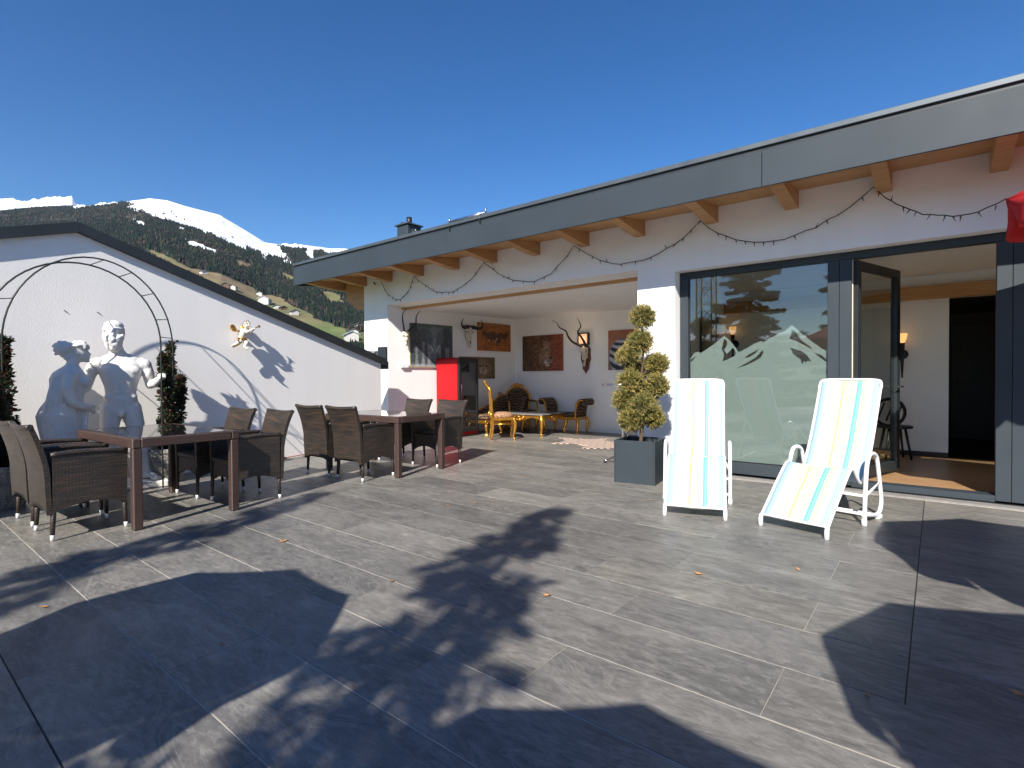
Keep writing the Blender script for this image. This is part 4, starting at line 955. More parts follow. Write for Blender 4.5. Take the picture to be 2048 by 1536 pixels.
def shrub(label, loc, h_, r_, seed):
    g = np.random.default_rng(seed); t = thing('shade_shrub', label, 'potted plant', loc)
    obj('pot', MB().lathe([(0.01, .0), (.205, 0), (.225, .03), (.275, .22), (.285, .345), (.30, .36), (.30, .40), (.265, .402), (.255, .36), (.01, .355)], 8, smooth=False), MAT['aggregate'], t)
    obj('stem', MB().tube([(0, 0, .36), (.02, 0, 1.2), (0, 0, h_-.1)], [.03, .02, .006], 8), MAT['bark'], t)
    n_ = 11000; z = g.uniform(.55, h_, n_); f = (z-.55)/(h_-.55); R_ = r_*(.75+.35*np.sin(f*3.0))*(1-.75*f**4); a = g.uniform(0, 6.28, n_); q = R_*np.sqrt(g.random(n_))
    keep = fbm(np.cos(a)*3+z*4, np.sin(a)*3+z*3, 3) > -1.0; P_ = np.stack([q*np.cos(a), q*np.sin(a), z], -1)[keep]; n_ = len(P_)
    c = np.stack([g.uniform(.02, .05, n_), g.uniform(.035, .075, n_), g.uniform(.015, .03, n_)], -1); V, Fc, cc = blades(P_, g.normal(size=(n_, 3)), g.uniform(.04, .07, n_), g.uniform(.028, .045, n_), c)
    obj('foliage', npmesh('foliage', V, Fc, cc, False), MAT['leaf'], t)
shrub('tall leafy shrub in a stone pot added out of view at the left to shade the statues', (-.12, 6.36, 0), 2.74, .36, 4)  # unseen shrub, added up-sun of the statues so its foliage dapples them with shade
# ---- cherub on the wall
MAT['gilt'] = simple('gilded_plaster', (.42, .22, .05), .32, .75, .2, 14, .3, 60)
MAT['cream'] = simple('cream_glazed_plaster', (.74, .68, .56), .5, var=.12, vscale=18, coat=.2)
ang = thing('wall_cherub', 'small white and gold cherub ornament hung on the gable wall below the verge', 'ornament', (3.40, 7.590, 1.80), R(4))
b = MB()
loft(b, [(-.06, -.005, -.09, .040, .036), (-.02, .0, -.10, .046, .042), (.03, .012, -.115, .050, .044), (.07, .022, -.125, .046, .038), (.095, .028, -.13, .022, .022)], 20)
b.ell((.045, -.145, .150), (.046, .046, .050)); b.ell((.058, -.180, .142), (.022, .016, .022)); b.ell((.062, -.192, .146), .008)
cap(b, [(-.01, -.11, -.06), (-.055, -.15, -.085), (-.10, -.14, -.12)], [.034, .028, .020]); cap(b, [(-.10, -.14, -.12), (-.145, -.14, -.145), (-.168, -.155, -.15)], [.020, .014, .011])
cap(b, [(.015, -.11, -.065), (.035, -.17, -.10), (.0, -.17, -.15)], [.034, .027, .020]); cap(b, [(.0, -.17, -.15), (.018, -.185, -.178), (.035, -.20, -.182)], [.018, .015, .010])
cap(b, [(.055, -.13, .075), (.10, -.16, .055), (.125, -.185, .09)], [.022, .019, .013]); cap(b, [(-.015, -.13, .075), (.03, -.185, .045), (.085, -.2, .08)], [.022, .019, .013]); b.ell((.13, -.19, .10), .015); b.ell((.092, -.203, .085), .015)
remesh(obj('figure', b, MAT['cream'], ang), .006, 2)
b = MB()
for k in range(34):
    a = random.uniform(0, 6.28); t_ = random.uniform(-.1, 1.5); b.ell((.045+.047*math.cos(t_)*math.cos(a), -.14+.047*math.cos(t_)*math.sin(a), .160+.045*math.sin(t_)), .012, 7, 5)
obj('hair', b, simple('silvered_hair', (.30, .30, .27), .5, .3), ang)
for s, x0 in ((-1, -.03), (1, .03)):
    wg = MB()
    for k in range(6):
        f = k/5; a = (2.5 if s < 0 else .9)+(.5-f)*.9*(-s)
        L = .10+.03*math.sin(f*3); d = Vector((math.cos(a), .12*(1-f), math.sin(a)))
        q = Vector((x0, -.075+.01*k, .06)); wg.ell(q+d*L*.5, (L*.55, .008, .020), 10, 6, rot=(0, -math.atan2(d.z, d.x), 0))
    remesh(obj('wing', wg, MAT['gilt'], ang), .006, 1)
sb = MB().tube(spline([(-.05, -.13, -.03), (-.02, -.165, -.05), (.04, -.15, -.05), (.055, -.10, -.03)], 5), .016, 8, sq=.6).tube(spline([(-.05, -.12, -.04), (-.09, -.16, -.05), (-.075, -.165, -.09), (-.04, -.17, -.10)], 5), [.014]*16, 8, sq=.6)
sb.tube(spline([(-.03, -.13, -.10), (-.09, -.155, -.135), (-.15, -.15, -.165)], 5), .010, 7); obj('sash', sb, MAT['gilt'], ang)
obj('trumpet', MB().tube([(.09, -.2, .085), (.15, -.18, .115), (.20, -.17, .135), (.212, -.167, .14)], [.005, .006, .009, .022], 10), MAT['gilt'], ang)
obj('wall_hook', MB().tube([(.01, -.10, .02), (.01, .0, .02)], .012, 6), MAT['blackmetal'], ang)
# little holes where fixings were pulled from the annex wall
for x, z in ((1.49, 1.97), (1.79, 1.98), (1.84, 1.84)):
    o = obj('plug_hole', MB().tube([(x-1.617, -.004, z), (x-1.617+.03, -.004, z-.025)], .005, 6), MAT['blackmetal'], gab)
# ================================================================ ALCOVE: TROPHIES, PICTURES, GILT FURNITURE
WT = Vector((3.57, -.30, 0)).normalized(); WN = Vector((-.30, -3.57, 0)).normalized(); W0 = Vector((6.5, 8.25, 0)); WA = math.atan2(WT.y, WT.x)
def wl(s, z, off=0.): return W0+WT*s+WN*off+Vector((0, 0, z))
MAT['paint'] = leafmat('canvas_print', .55, .0)
def canvas(label, loc, rz, w_, h_, fn, nx=96, ny=76, frame=None):
    """flat print on a stretched canvas: colours painted per grid point; local x runs along the picture, -y faces the room"""
    t = thing('wall_picture', label, 'picture', loc, rz, 'wildlife pictures in the alcove')
    U, Vv = np.meshgrid(np.linspace(0, 1, nx+1), np.linspace(0, 1, ny+1)); c = np.clip(fn(U, Vv), 0, 1)
    V = np.stack([(U-.5)*w_, np.full_like(U, -.0262), Vv*h_], -1).reshape(-1, 3)
    ii, jj = np.meshgrid(np.arange(ny), np.arange(nx), indexing='ij'); b0 = (ii*(nx+1)+jj).ravel()
    obj('print', npmesh('print', V, np.stack([b0, b0+1, b0+nx+2, b0+nx+1], -1), np.concatenate([c.reshape(-1, 3), np.ones((c.shape[0]*c.shape[1], 1))], -1), False), MAT['paint'], t)
    obj('stretcher', MB().box(-w_/2, w_/2, -.026, -.001, 0, h_), simple('canvas_edge', frame or (.25, .15, .07), .8), t)
    return t
def lay(base, mask, colr):
    return base*(1-mask[..., None])+np.array(colr)*mask[..., None]
def blob(U, V, cx, cy, rx, ry, a=0., soft=.15):
    x, y = U-cx, V-cy; xr = x*math.cos(a)+y*math.sin(a); yr = -x*math.sin(a)+y*math.cos(a)
    return 1-smoothstep(1-soft, 1+soft, np.sqrt((xr/rx)**2+(yr/ry)**2))
def grain(U, V, f, s=0): return fbm(U*f+s, V*f*1.3-s, 4)
def full(U, colr): return np.ones(U.shape+(3,))*np.array(colr)
def p_elephant(U, V):
    c = full(U, (.20, .24, .25))*(1+.25*grain(U, V, 5)[..., None]); c = lay(c, smoothstep(.84, .98, V), (.07, .09, .07))
    dk = (.055, .065, .075)
    for x, y, rx, ry in ((.10, .70, .13, .26), (.06, .35, .06, .42), (.22, .42, .055, .38), (.36, .30, .04, .33), (.86, .70, .17, .24), (.97, .38, .06, .42), (.76, .40, .055, .40)): c = lay(c, blob(U, V, x, y, rx, ry), dk)
    c = lay(c, blob(U, V, .30, .74, .16, .16), (.07, .08, .09)); c = lay(c, blob(U, V, .56, .66, .15, .30), (.15, .18, .19))
    for x in (.44, .69): c = lay(c, blob(U, V, x, .68, .08, .19, .2 if x < .5 else -.2), (.09, .11, .12))
    c = lay(c, blob(U, V, .56, .32, .05, .34), (.17, .20, .21)); c = lay(c, blob(U, V, .50, .16, .045, .18), (.10, .12, .13)); c = lay(c, blob(U, V, .64, .17, .05, .19), (.10, .12, .13))
    for x, a in ((.50, .5), (.63, -.5)): c = lay(c, blob(U, V, x, .44, .010, .10, a), (.55, .55, .50))
    c = lay(c, smoothstep(.12, .02, V), (.34, .37, .38)); c *= (1+.35*grain(U, V, 26, 3)[..., None]*.6); return lay(c, (1-smoothstep(.0, .045, V))*1., (.30, .24, .11))
def p_herd(U, V):
    c = full(U, (.36, .115, .022))*(1+.25*grain(U, V*3, 6)[..., None]); c = lay(c, smoothstep(.78, .95, V), (.30, .12, .03))
    for x, y, s in ((.18, .62, .9), (.30, .55, 1.1), (.44, .60, 1.), (.52, .50, 1.15), (.66, .58, 1.), (.78, .55, 1.), (.88, .62, .8), (.60, .40, 1.1), (.36, .45, 1.)):
        c = lay(c, blob(U, V, x, y, .075*s, .10*s), (.085, .035, .018)*np.ones(3)); c = lay(c, blob(U, V, x+.05*s, y+.07*s, .025, .07), (.11, .045, .02))
        for k in (-.04, .03): c = lay(c, blob(U, V, x+k, y-.14*s, .011, .10), (.07, .03, .016))
    for x, y in ((.33, .38), (.53, .36), (.56, .44)): c = lay(c, blob(U, V, x, y, .018, .04), (.45, .36, .26))
    return c*(1+.3*grain(U, V, 30)[..., None])
def p_cat(U, V):
    c = full(U, (.17, .105, .05))*(1+.5*grain(U, V, 7)[..., None]); c = lay(c, smoothstep(.75, 1, V), (.15, .08, .03))
    c = lay(c, blob(U, V, .66, .52, .24, .40), (.26, .17, .085)); c = lay(c, blob(U, V, .66, .36, .12, .18), (.42, .34, .24))
    sp = (grain(U, V, 40, 2) > .55)&(blob(U, V, .66, .55, .26, .42) > .4); c = lay(c, sp.astype(float), (.04, .025, .015))
    for x in (.57, .75): c = lay(c, blob(U, V, x, .60, .028, .04), (.02, .015, .01))
    return lay(c, blob(U, V, .66, .42, .03, .035), (.06, .03, .025))
def p_lion(U, V):
    c = full(U, (.17, .055, .028))*(1+.4*grain(U, V, 4)[..., None]); c = lay(c, smoothstep(.55, .95, U), (.27, .065, .030)); c = lay(c, 1-smoothstep(0, .35, U), (.085, .05, .018))
    mane = blob(U, V, .45, .52, .27, .60, .1, .3); c = lay(c, mane*.85, (.11, .050, .022)); st = np.abs(np.sin((U*9+V*14)+2*grain(U, V, 6)))
    c = lay(c, mane*(st > .8)*.6, (.24, .12, .05)); face = blob(U, V, .57, .50, .135, .34, -.18); c = lay(c, face, (.26, .14, .085)); c = lay(c, blob(U, V, .655, .36, .075, .15, .4), (.30, .19, .13))
    c = lay(c, blob(U, V, .62, .21, .055, .10, .3), (.50, .42, .36)); c = lay(c, blob(U, V, .705, .36, .032, .045), (.03, .015, .012)); c = lay(c, blob(U, V, .60, .585, .022, .02), (.02, .012, .01)); c = lay(c, blob(U, V, .60, .64, .05, .014, -.3), (.42, .30, .20))
    c = lay(c, blob(U, V, .66, .27, .055, .010, .2), (.03, .015, .01)); c = lay(c, blob(U, V, .48, .72, .05, .09), (.13, .06, .03)); return c*(1+.35*grain(U, V, 28)[..., None])
def p_zebra(U, V):
    c = full(U, (.34, .13, .07))*(1+.2*grain(U, V, 5)[..., None]); c = lay(c, 1-smoothstep(.0, .5, V), (.18, .10, .07))
    body = np.maximum(blob(U, V, .36, .30, .34, .48, .1, .08), blob(U, V, .55, .62, .20, .18, .4, .1)); s_ = np.sin((V*34+6*np.sin(U*5))+1.2*grain(U, V, 4))
    c = lay(c, body, (.42, .43, .47)); return lay(c, body*(s_ > -.05), (.022, .024, .032))
rzL = WA                                  # local -y looks into the room
def leftpic(label, s0, s1, z0, z1, fn, **k):
    q = wl((s0+s1)/2, z0, .002); return canvas(label, q, WA, s1-s0, z1-z0, fn, **k)
leftpic('large blue grey picture of walking elephants behind the slender horned skull', .50, 1.60, 1.40, 2.295, p_elephant, frame=(.42, .33, .16))
leftpic('orange picture of a running herd beside the broad horned skull', 2.34, 3.40, 1.80, 2.435, p_herd, frame=(.30, .10, .03))
leftpic('small brown picture of a spotted cat behind the fridge', 1.80, 2.87, 1.165, 1.65, p_cat, frame=(.30, .17, .06))
canvas('reddish picture of a lion in profile on the back wall', (10.068, 7.13, 1.335), R(-90), 1.14, .825, p_lion, frame=(.24, .10, .03))
canvas('picture of a striped zebra half hidden by the topiary tree', (10.068, 4.92, 1.335), R(-90), 1.0, .83, p_zebra, frame=(.24, .12, .05))
# ---- trophies
MAT['bone'] = simple('bleached_bone', (.62, .54, .42), .75, var=.2, vscale=16, bmp=.4, bscale=50)
m, n, p = newmat('dark_horn'); v = coords(n, 'Object'); wv = nd(n, 'ShaderNodeTexWave'); wv.bands_direction = 'Z'; wv.inputs['Scale'].default_value = 22; wv.inputs['Distortion'].default_value = 3; n.links.new(v, wv.inputs['Vector'])
p.inputs['Base Color'].default_value = (.022, .017, .014, 1); p.inputs['Roughness'].default_value = .45; bump(n, p, wv.outputs[1], .7, .006); MAT['horn'] = m
MAT['plaque'] = woodmat('mahogany_plaque', (.17, .055, .025), (.09, .026, .014), (5, 5, 1), .35, False)
def skull(t, L, w_, long_=True):           # local: -y out of the wall, +z up, nose down
    b = MB()
    b.ell((0, -.07, 0), (w_*.5, .065, L*.20)); b.ell((0, -.085, -L*.16), (w_*.44, .06, L*.16)); b.ell((0, -.085, -L*.42), (w_*.30, .048, L*.26)); b.ell((0, -.085, -L*.72), (w_*.20, .035, L*.18))
    for s in (-1, 1):
        b.ell((s*w_*.42, -.075, -L*.14), (w_*.13, .035, L*.085)); b.ell((s*w_*.10, -.09, -L*.86), (w_*.07, .022, L*.08)); b.ell((s*w_*.28, -.05, -L*.34), (w_*.10, .03, L*.16))
    remesh(obj('skull', b, MAT['bone'], t), .007, 2)
    for s in (-1, 1): obj('eye_socket', MB().ell((s*w_*.40, -.105, -L*.14), (w_*.07, .022, L*.04)), MAT['blackmetal'], t)
    obj('nose_hole', MB().ell((0, -.122, -L*.66), (w_*.07, .012, L*.10)), MAT['blackmetal'], t)
def horn(t, pts, r0, r1=.004, k=7, twist=0):
    q = spline(pts, k); n_ = len(q); obj('horn', MB().tube(q, [(r0+(r1-r0)*(i/(n_-1))**1.1)*(1+.07*math.sin(i*1.9)) for i in range(n_)], 10), MAT['horn'], t)
t = thing('mounted_skull', 'bleached skull with slender upright horns beside the elephant picture', 'hunting trophy', wl(.36, 2.07, .003), WA, 'mounted skulls in the alcove'); skull(t, .26, .15)
horn(t, [(-.03, -.075, .03), (-.07, -.11, .14), (-.13, -.16, .28), (-.11, -.17, .40), (-.0, -.17, .475)], .020); horn(t, [(.03, -.075, .03), (.12, -.09, .10), (.21, -.12, .20), (.205, -.15, .33), (.245, -.17, .42), (.29, -.18, .455)], .020)
t = thing('mounted_skull', 'bleached skull with low broad black horns between two pictures', 'hunting trophy', wl(2.03, 2.24, .003), WA, 'mounted skulls in the alcove'); skull(t, .42, .19)
for s in (-1, 1): horn(t, [(s*.02, -.07, .05), (s*.10, -.11, .055), (s*.21, -.15, .035), (s*.29, -.18, .06), (s*.31, -.19, .13), (s*.25, -.19, .22)], .050)
t = thing('mounted_skull', 'long spiral horned skull on a red wooden plaque over the wall lamp', 'hunting trophy', (10.067, 5.97, 1.79), R(-90), 'mounted skulls in the alcove')
pq = [(0, .10), (.07, .07), (.115, .0), (.11, -.10), (.125, -.2), (.085, -.32), (.075, -.42), (.035, -.47), (.0, -.53), (-.035, -.47), (-.075, -.42), (-.085, -.32), (-.125, -.2), (-.11, -.10), (-.115, 0), (-.07, .07)]
obj('plaque', MB().prism(pq, -.025, 0, lambda u, v, w: (u, w, v)), MAT['plaque'], t); skull(t, .40, .17)
def kudu(s, k1): return [(s*.03, -.075, .04), (s*.12, -.11, .09), (s*.22*k1, -.15, .22), (s*.22*k1, -.22, .36), (s*.36*k1, -.24, .46), (s*.42*k1, -.26, .60), (s*.56*k1, -.28, .67)]
horn(t, [(-.03, -.075, .05), (-.12, -.10, .10), (-.26, -.14, .17), (-.36, -.17, .30), (-.40, -.19, .41), (-.56, -.2, .50), (-.62, -.21, .60), (-.75, -.22, .67)], .032)
horn(t, [(.03, -.075, .05), (.04, -.15, .15), (.0, -.22, .27), (-.06, -.24, .37), (.02, -.26, .48), (.0, -.28, .58), (-.06, -.28, .67)], .032)
# ---- wall lamp
m, n, p = newmat('lit_lamp_glass'); p.inputs['Base Color'].default_value = (.25, .14, .08, 1); p.inputs['Emission Color'].default_value = (1, .50, .27, 1); p.inputs['Emission Strength'].default_value = .40; MAT['lampglass'] = m
t = thing('wall_lamp', 'square lit wall lamp in a dark frame behind the spiral horns', 'lamp', (10.068, 6.01, 2.02), R(-90))
obj('lamp_shade', MB().cbox(-.105, .105, -.075, -.012, -.105, .105, .006), MAT['lampglass'], t)
lt = bpy.data.lights.new('lamp_light', 'POINT'); lt.energy = 1.2; lt.color = (1, .72, .48); lt.shadow_soft_size = .09
lo_ = bpy.data.objects.new('lamp_light', lt); COL.objects.link(lo_); lo_.parent = t; lo_.location = (0, -.16, 0)
obj('back_plate', MB().cbox(-.13, .13, -.012, -.001, -.13, .13, .003), MAT['blackmetal'], t)
for x0, x1, z0, z1 in ((-.13, .13, .106, .13), (-.13, .13, -.13, -.106), (-.13, -.106, -.106, .106), (.106, .13, -.106, .106)): obj('frame_bar', MB().cbox(x0, x1, -.082, -.0125, z0, z1, .003), MAT['blackmetal'], t)
t = thing('socket_box', 'white double socket box on the sunlit alcove wall', 'socket', wl(.365, 1.39, .001), WA)
obj('housing', MB().cbox(-.085, .085, -.045, 0, 0, .085, .006), MAT['whitetube'], t)
for s in (-1, 1): obj('flap', MB().cbox(s*.043-.037, s*.043+.037, -.052, -.0455, .008, .077, .003), MAT['whitetube'], t)
# ---- fridge
MAT['redpaint'] = simple('glossy_red_enamel', (.40, .008, .012), .5, 0., .04, spec=.25)
t = thing('drinks_fridge', 'red drinks fridge with dark glass door standing against the alcove wall', 'fridge', (7.90, 7.77, 0), 0)
sh = [(-.30, .03), (.28, .03), (.28, 1.60), (-.24, 1.60), (-.272, 1.588), (-.292, 1.565), (-.30, 1.535)]
obj('cabinet', MB().prism(sh, -.30, .30, lambda u, v, w: (u, w, v)), MAT['redpaint'], t)
dr = obj('door', MB().cbox(-.292, .275, -.345, -.302, .10, .17, .004).cbox(-.292, .275, -.345, -.302, 1.50, 1.592, .004).cbox(-.292, -.235, -.3445, -.3025, .1705, 1.4995, .003).cbox(.218, .275, -.3445, -.3025, .1705, 1.4995, .003), MAT['blackmetal'], t)
obj('pane', MB().box(-.234, .217, -.330, -.324, .171, 1.499), MAT['blackglass'], dr)
obj('handle', MB().tube([(-.265, -.345, .75), (-.265, -.385, .77), (-.265, -.385, 1.05), (-.265, -.345, 1.07)], .010, 8), MAT['blackmetal'], dr)
obj('kick_plate', MB().box(-.28, .27, -.33, .29, 0, .0295), MAT['blackmetal'], t)
for z in (.5, .85, 1.2): obj('shelf', MB().box(-.23, .215, -.3225, -.3015, z, z+.02), MAT['steel'], t)
# ---- gilt furniture
MAT['gold'] = simple('antique_gold_leaf', (.58, .29, .05), .30, .85, .25, 16, .35, 45, .006)
m, n, p = newmat('leopard_velvet'); v = coords(n, 'Object'); vo = nd(n, 'ShaderNodeTexVoronoi'); vo.inputs['Scale'].default_value = 42; n.links.new(v, vo.inputs['Vector'])
n.links.new(mix(n, ramp(n, vo.outputs['Distance'], [(.28, (1, 1, 1)), (.38, (0, 0, 0))]), (.34, .19, .11), (.035, .018, .012)), p.inputs['Base Color']); p.inputs['Roughness'].default_value = .85; MAT['leopard'] = m
m, n, p = newmat('tiger_velvet'); v = coords(n, 'Object'); wv = nd(n, 'ShaderNodeTexWave'); wv.bands_direction = 'Z'; wv.inputs['Scale'].default_value = 5; wv.inputs['Distortion'].default_value = 9; wv.inputs['Detail'].default_value = 3; n.links.new(v, wv.inputs['Vector'])
n.links.new(ramp(n, wv.outputs[1], [(.35, (.02, .014, .01)), (.6, (.15, .085, .04))]), p.inputs['Base Color']); p.inputs['Roughness'].default_value = .85; MAT['tiger'] = m
G = MAT['gold']
def cab_leg(x, y, h, dx, dy, r=.028):           # cabriole leg curving outwards
    return MB().tube(spline([(x, y, h), (x+dx*.035, y+dy*.035, h*.78), (x+dx*.02, y+dy*.02, h*.45), (x-dx*.008, y-dy*.008, h*.15), (x+dx*.022, y+dy*.022, .012), (x+dx*.034, y+dy*.034, .012)], 5), [r*1.25]*4+[r*1.35]*3+[r*1.1]*4+[r*.85]*4+[r*.62]*4+[r*.72]*4+[r*.9]*3, 9)
def scroll(mb, c, R_, a0=0, turns=1.4, w_=.012, plane='yz'):
    pts = []
    for k in range(26):
        f = k/25; a = a0+f*turns*6.28; r = R_*(1-.8*f)
        pts.append((c[0], c[1]+r*math.cos(a), c[2]+r*math.sin(a)) if plane == 'yz' else (c[0]+r*math.cos(a), c[1], c[2]+r*math.sin(a)))
    return mb.tube(pts, [w_*(1-.4*k/25) for k in range(26)], 7)
t = thing('gilt_chair', 'gilt carved chair with leopard seat standing in the sun, side on', 'chair', (7.97, 6.62, 0), R(-44))
obj('seat_rail', MB().cbox(-.22, .22, -.22, .22, .37, .43, .014), G, t)
b = MB(); loft(b, [(.425, 0, 0, .215, .215), (.46, 0, 0, .22, .22), (.50, 0, 0, .19, .19), (.525, 0, 0, .10, .10)], 28); obj('seat', b, MAT['leopard'], t)
for x, y in ((.20, .20), (.20, -.20)): obj('leg', cab_leg(x, y, .40, .8, .4*(1 if y > 0 else -1)), G, t)
for y in (.19, -.19): obj('leg', MB().tube(spline([(-.20, y, .42), (-.195, y, .28), (-.21, y, .12), (-.235, y, 0)], 5), [.028]*6+[.022]*6+[.019]*4, 9), G, t)
for y in (.19, -.19): obj('stretcher', MB().tube([(-.20, y, .30), (.20, y, .30)], .011, 7), G, t)
for y in (.17, -.17): obj('back_post', MB().tube(spline([(-.205, y, .40), (-.215, y, .56), (-.225, y, .78), (-.25, y*1.08, .95), (-.30, y*.75, 1.03)], 5), .024, 9), G, t)
b = MB().tube(spline([(-.30, -.13, 1.03), (-.33, -.06, 1.08), (-.345, 0, 1.10), (-.33, .06, 1.08), (-.30, .13, 1.03)], 6), .024, 9); b.ell((-.345, 0, 1.115), (.022, .04, .035)); scroll(b, (-.335, .05, 1.085), .035); scroll(b, (-.335, -.05, 1.085), .035, 3.14, -1.4)
obj('crest', b, G, t)
obj('back_pad', MB().grid(lambda u, v: (-.215-.02*math.sin(u*math.pi)-.05*v*v+.012, (u-.5)*.29, .52+v*.44), 8, 8).grid(lambda u, v: (-.215+.012*math.sin(u*math.pi)-.05*v*v+.012, (u-.5)*.29, .52+v*.44), 8, 8), MAT['leopard'], t)
obj('knee_carving', MB().ell((-.235, .205, .47), (.03, .018, .05)).ell((-.235, -.205, .47), (.03, .018, .05)), G, t)
t = thing('gilt_coffee_table', 'low gilt carved coffee table with grey stone top', 'table', (9.06, 6.68, 0), R(3))
obj('tabletop', MB().cbox(-.50, .50, -.54, .54, .425, .452, .010), simple('grey_marble', (.20, .19, .18), .22, 0, .3, 5), t)
ap = MB()
def apron(p0, p1, nrm):
    p0, p1 = Vector(p0), Vector(p1)
    mb = MB(); mb.grid(lambda u, v: tuple(p0.lerp(p1, u)+Vector((0, 0, .424-v*(.075+.055*max(0, 1-abs(u-.5)*4.2)+.02*math.cos(u*12.6))))), 24, 3)
    o = obj('apron', mb, G, t); md = o.modifiers.new('solid', 'SOLIDIFY'); md.thickness = .03
    c = p0.lerp(p1, .5)+Vector(nrm)*.02+Vector((0, 0, .36)); pl = 'yz' if abs(nrm[0]) > .5 else 'xz'
    sc = MB(); scroll(sc, (c+Vector((0, .05, 0) if pl == 'yz' else (.05, 0, 0))), .055, 0, 1.3, .014, pl); scroll(sc, (c-Vector((0, .05, 0) if pl == 'yz' else (.05, 0, 0))), .055, 3.14, -1.3, .014, pl); sc.ell(c+Vector((0, 0, -.03)), .035)
    obj('apron_carving', sc, G, t)
apron((-.47, -.51, 0), (-.47, .51, 0), (-1, 0, 0)); apron((-.47, -.51, 0), (.47, -.51, 0), (0, -1, 0)); apron((.47, -.51, 0), (.47, .51, 0), (1, 0, 0)); apron((-.47, .51, 0), (.47, .51, 0), (0, 1, 0))
for sx in (-1, 1):
    for sy in (-1, 1): obj('leg', cab_leg(sx*.46, sy*.50, .42, sx*.9, sy*.9, .034), G, t)
t = thing('throne_chair', 'gilt armchair with arched carved crest and dark tiger velvet in the alcove corner', 'chair', (9.45, 7.30, 0), R(-128))
obj('seat', MB().cbox(-.28, .30, -.30, .30, .34, .47, .035), MAT['tiger'], t)
obj('seat_rail', MB().cbox(-.29, .31, -.31, .31, .28, .345, .012), G, t)
b = MB(); oc = [(.26*math.cos(a), .70+.24*math.sin(a)) for a in np.linspace(0, math.pi, 15)]; oc = [(.235, .45), (.235, .55)]+oc+[(-.235, .55), (-.235, .45)]
obj('backrest', MB().prism(oc, -.30, -.25, lambda u, v, w: (w-(v-.45)*.12, u, v)), MAT['tiger'], t)
fr_ = spline([(-.27-(z-.45)*.12, y, z) for y, z in [(-.25, .40), (-.255, .55), (-.285, .70), (-.25, .84), (-.14, .93), (0, .975), (.14, .93), (.25, .84), (.285, .70), (.255, .55), (.25, .40)]], 5)
obj('back_frame', MB().tube(fr_, .028, 9), G, t)
b = MB().ell((-.335, 0, 1.01), (.03, .05, .05)); scroll(b, (-.335, .07, .985), .05); scroll(b, (-.335, -.07, .985), .05, 3.14, -1.4)
for k in range(8): b.ell((-.335, (k-3.5)*.04, .995+.025*math.cos((k-3.5)*.5)), (.016, .020, .022))
obj('crest', b, G, t)
for s in (-1, 1):
    a_ = MB().tube(spline([(-.27, s*.26, .66), (-.10, s*.30, .66), (.12, s*.32, .655), (.20, s*.32, .62), (.21, s*.315, .50), (.23, s*.30, .34)], 5), .024, 9); scroll(a_, (.185, s*.32, .625), .05, 0, 1.2, .014, 'xz'); obj('armrest', a_, G, t)
    obj('leg', cab_leg(.27, s*.27, .31, .8, .5*s, .032), G, t); obj('leg', cab_leg(-.26, s*.25, .31, -.6, .3*s, .028), G, t)
t = thing('chaise_longue', 'dark tiger velvet chaise longue with gilt frame along the left alcove wall', 'sofa', (8.72, 7.45, 0), WA)
obj('seat', MB().cbox(-.55, .62, -.30, .27, .30, .43, .05), MAT['tiger'], t); obj('frame', MB().cbox(-.56, .63, -.31, .28, .235, .305, .014), G, t)
sp_ = spline([(.50, 0, .40), (.60, 0, .55), (.68, 0, .68), (.74, 0, .72), (.77, 0, .66), (.73, 0, .62)], 6); m_ = MB()
m_.grid(lambda u, v: (sp_[int(v*(len(sp_)-1))].x, -.27+u*.50, sp_[int(v*(len(sp_)-1))].z), 6, len(sp_)-1); o = obj('head_roll', m_, MAT['tiger'], t); md = o.modifiers.new('solid', 'SOLIDIFY'); md.thickness = .09
bk_ = spline([(-.5, .25, .42), (-.2, .25, .50), (.2, .25, .66), (.45, .25, .80), (.62, .25, .74)], 6); m_ = MB(); m_.grid(lambda u, v: (bk_[int(u*(len(bk_)-1))].x, .25, .40+(bk_[int(u*(len(bk_)-1))].z-.40)*v), len(bk_)-1, 5); o = obj('backrest', m_, MAT['tiger'], t); md = o.modifiers.new('solid', 'SOLIDIFY'); md.thickness = .07
obj('back_frame', MB().tube(bk_, .022, 8), G, t); b = MB(); scroll(b, (.40, .25, .82), .05, 0, 1.3, .014, 'xz'); scroll(b, (-.55, -.32, .27), .06, 0, 1.3, .014, 'xz'); obj('carving', b, G, t)
for x, y in ((-.5, -.27), (.57, -.27), (-.5, .24), (.57, .24)): obj('leg', cab_leg(x, y, .25, .8*(1 if x > 0 else -1), .4*(1 if y > 0 else -1), .030), G, t)
t = thing('scroll_bench', 'gilt bench with two outward rolled tiger velvet ends at the back wall', 'bench', (9.66, 6.24, 0), R(90))
obj('seat', MB().cbox(-.40, .40, -.20, .20, .35, .44, .03), MAT['tiger'], t); obj('frame', MB().cbox(-.44, .44, -.205, .205, .295, .352, .012), G, t)
for s in (-1, 1):
    sp2 = spline([(s*.36, 0, .33), (s*.37, 0, .48), (s*.40, 0, .62), (s*.46, 0, .70), (s*.53, 0, .705), (s*.555, 0, .655), (s*.52, 0, .62)], 5); m_ = MB()
    m_.grid(lambda u, v: (sp2[int(v*(len(sp2)-1))].x, -.20+u*.40, sp2[int(v*(len(sp2)-1))].z), 6, len(sp2)-1); o = obj('rolled_end', m_, MAT['tiger'], t); md = o.modifiers.new('solid', 'SOLIDIFY'); md.thickness = .06; md.offset = 0
    for y in (-.205, .205): obj('end_frame', MB().tube([(q.x, y, q.z) for q in sp2[:22]], .016, 8), G, t); obj('leg', cab_leg(s*.40, y*.93, .31, s*.7, .4*(1 if y > 0 else -1), .026), G, t)
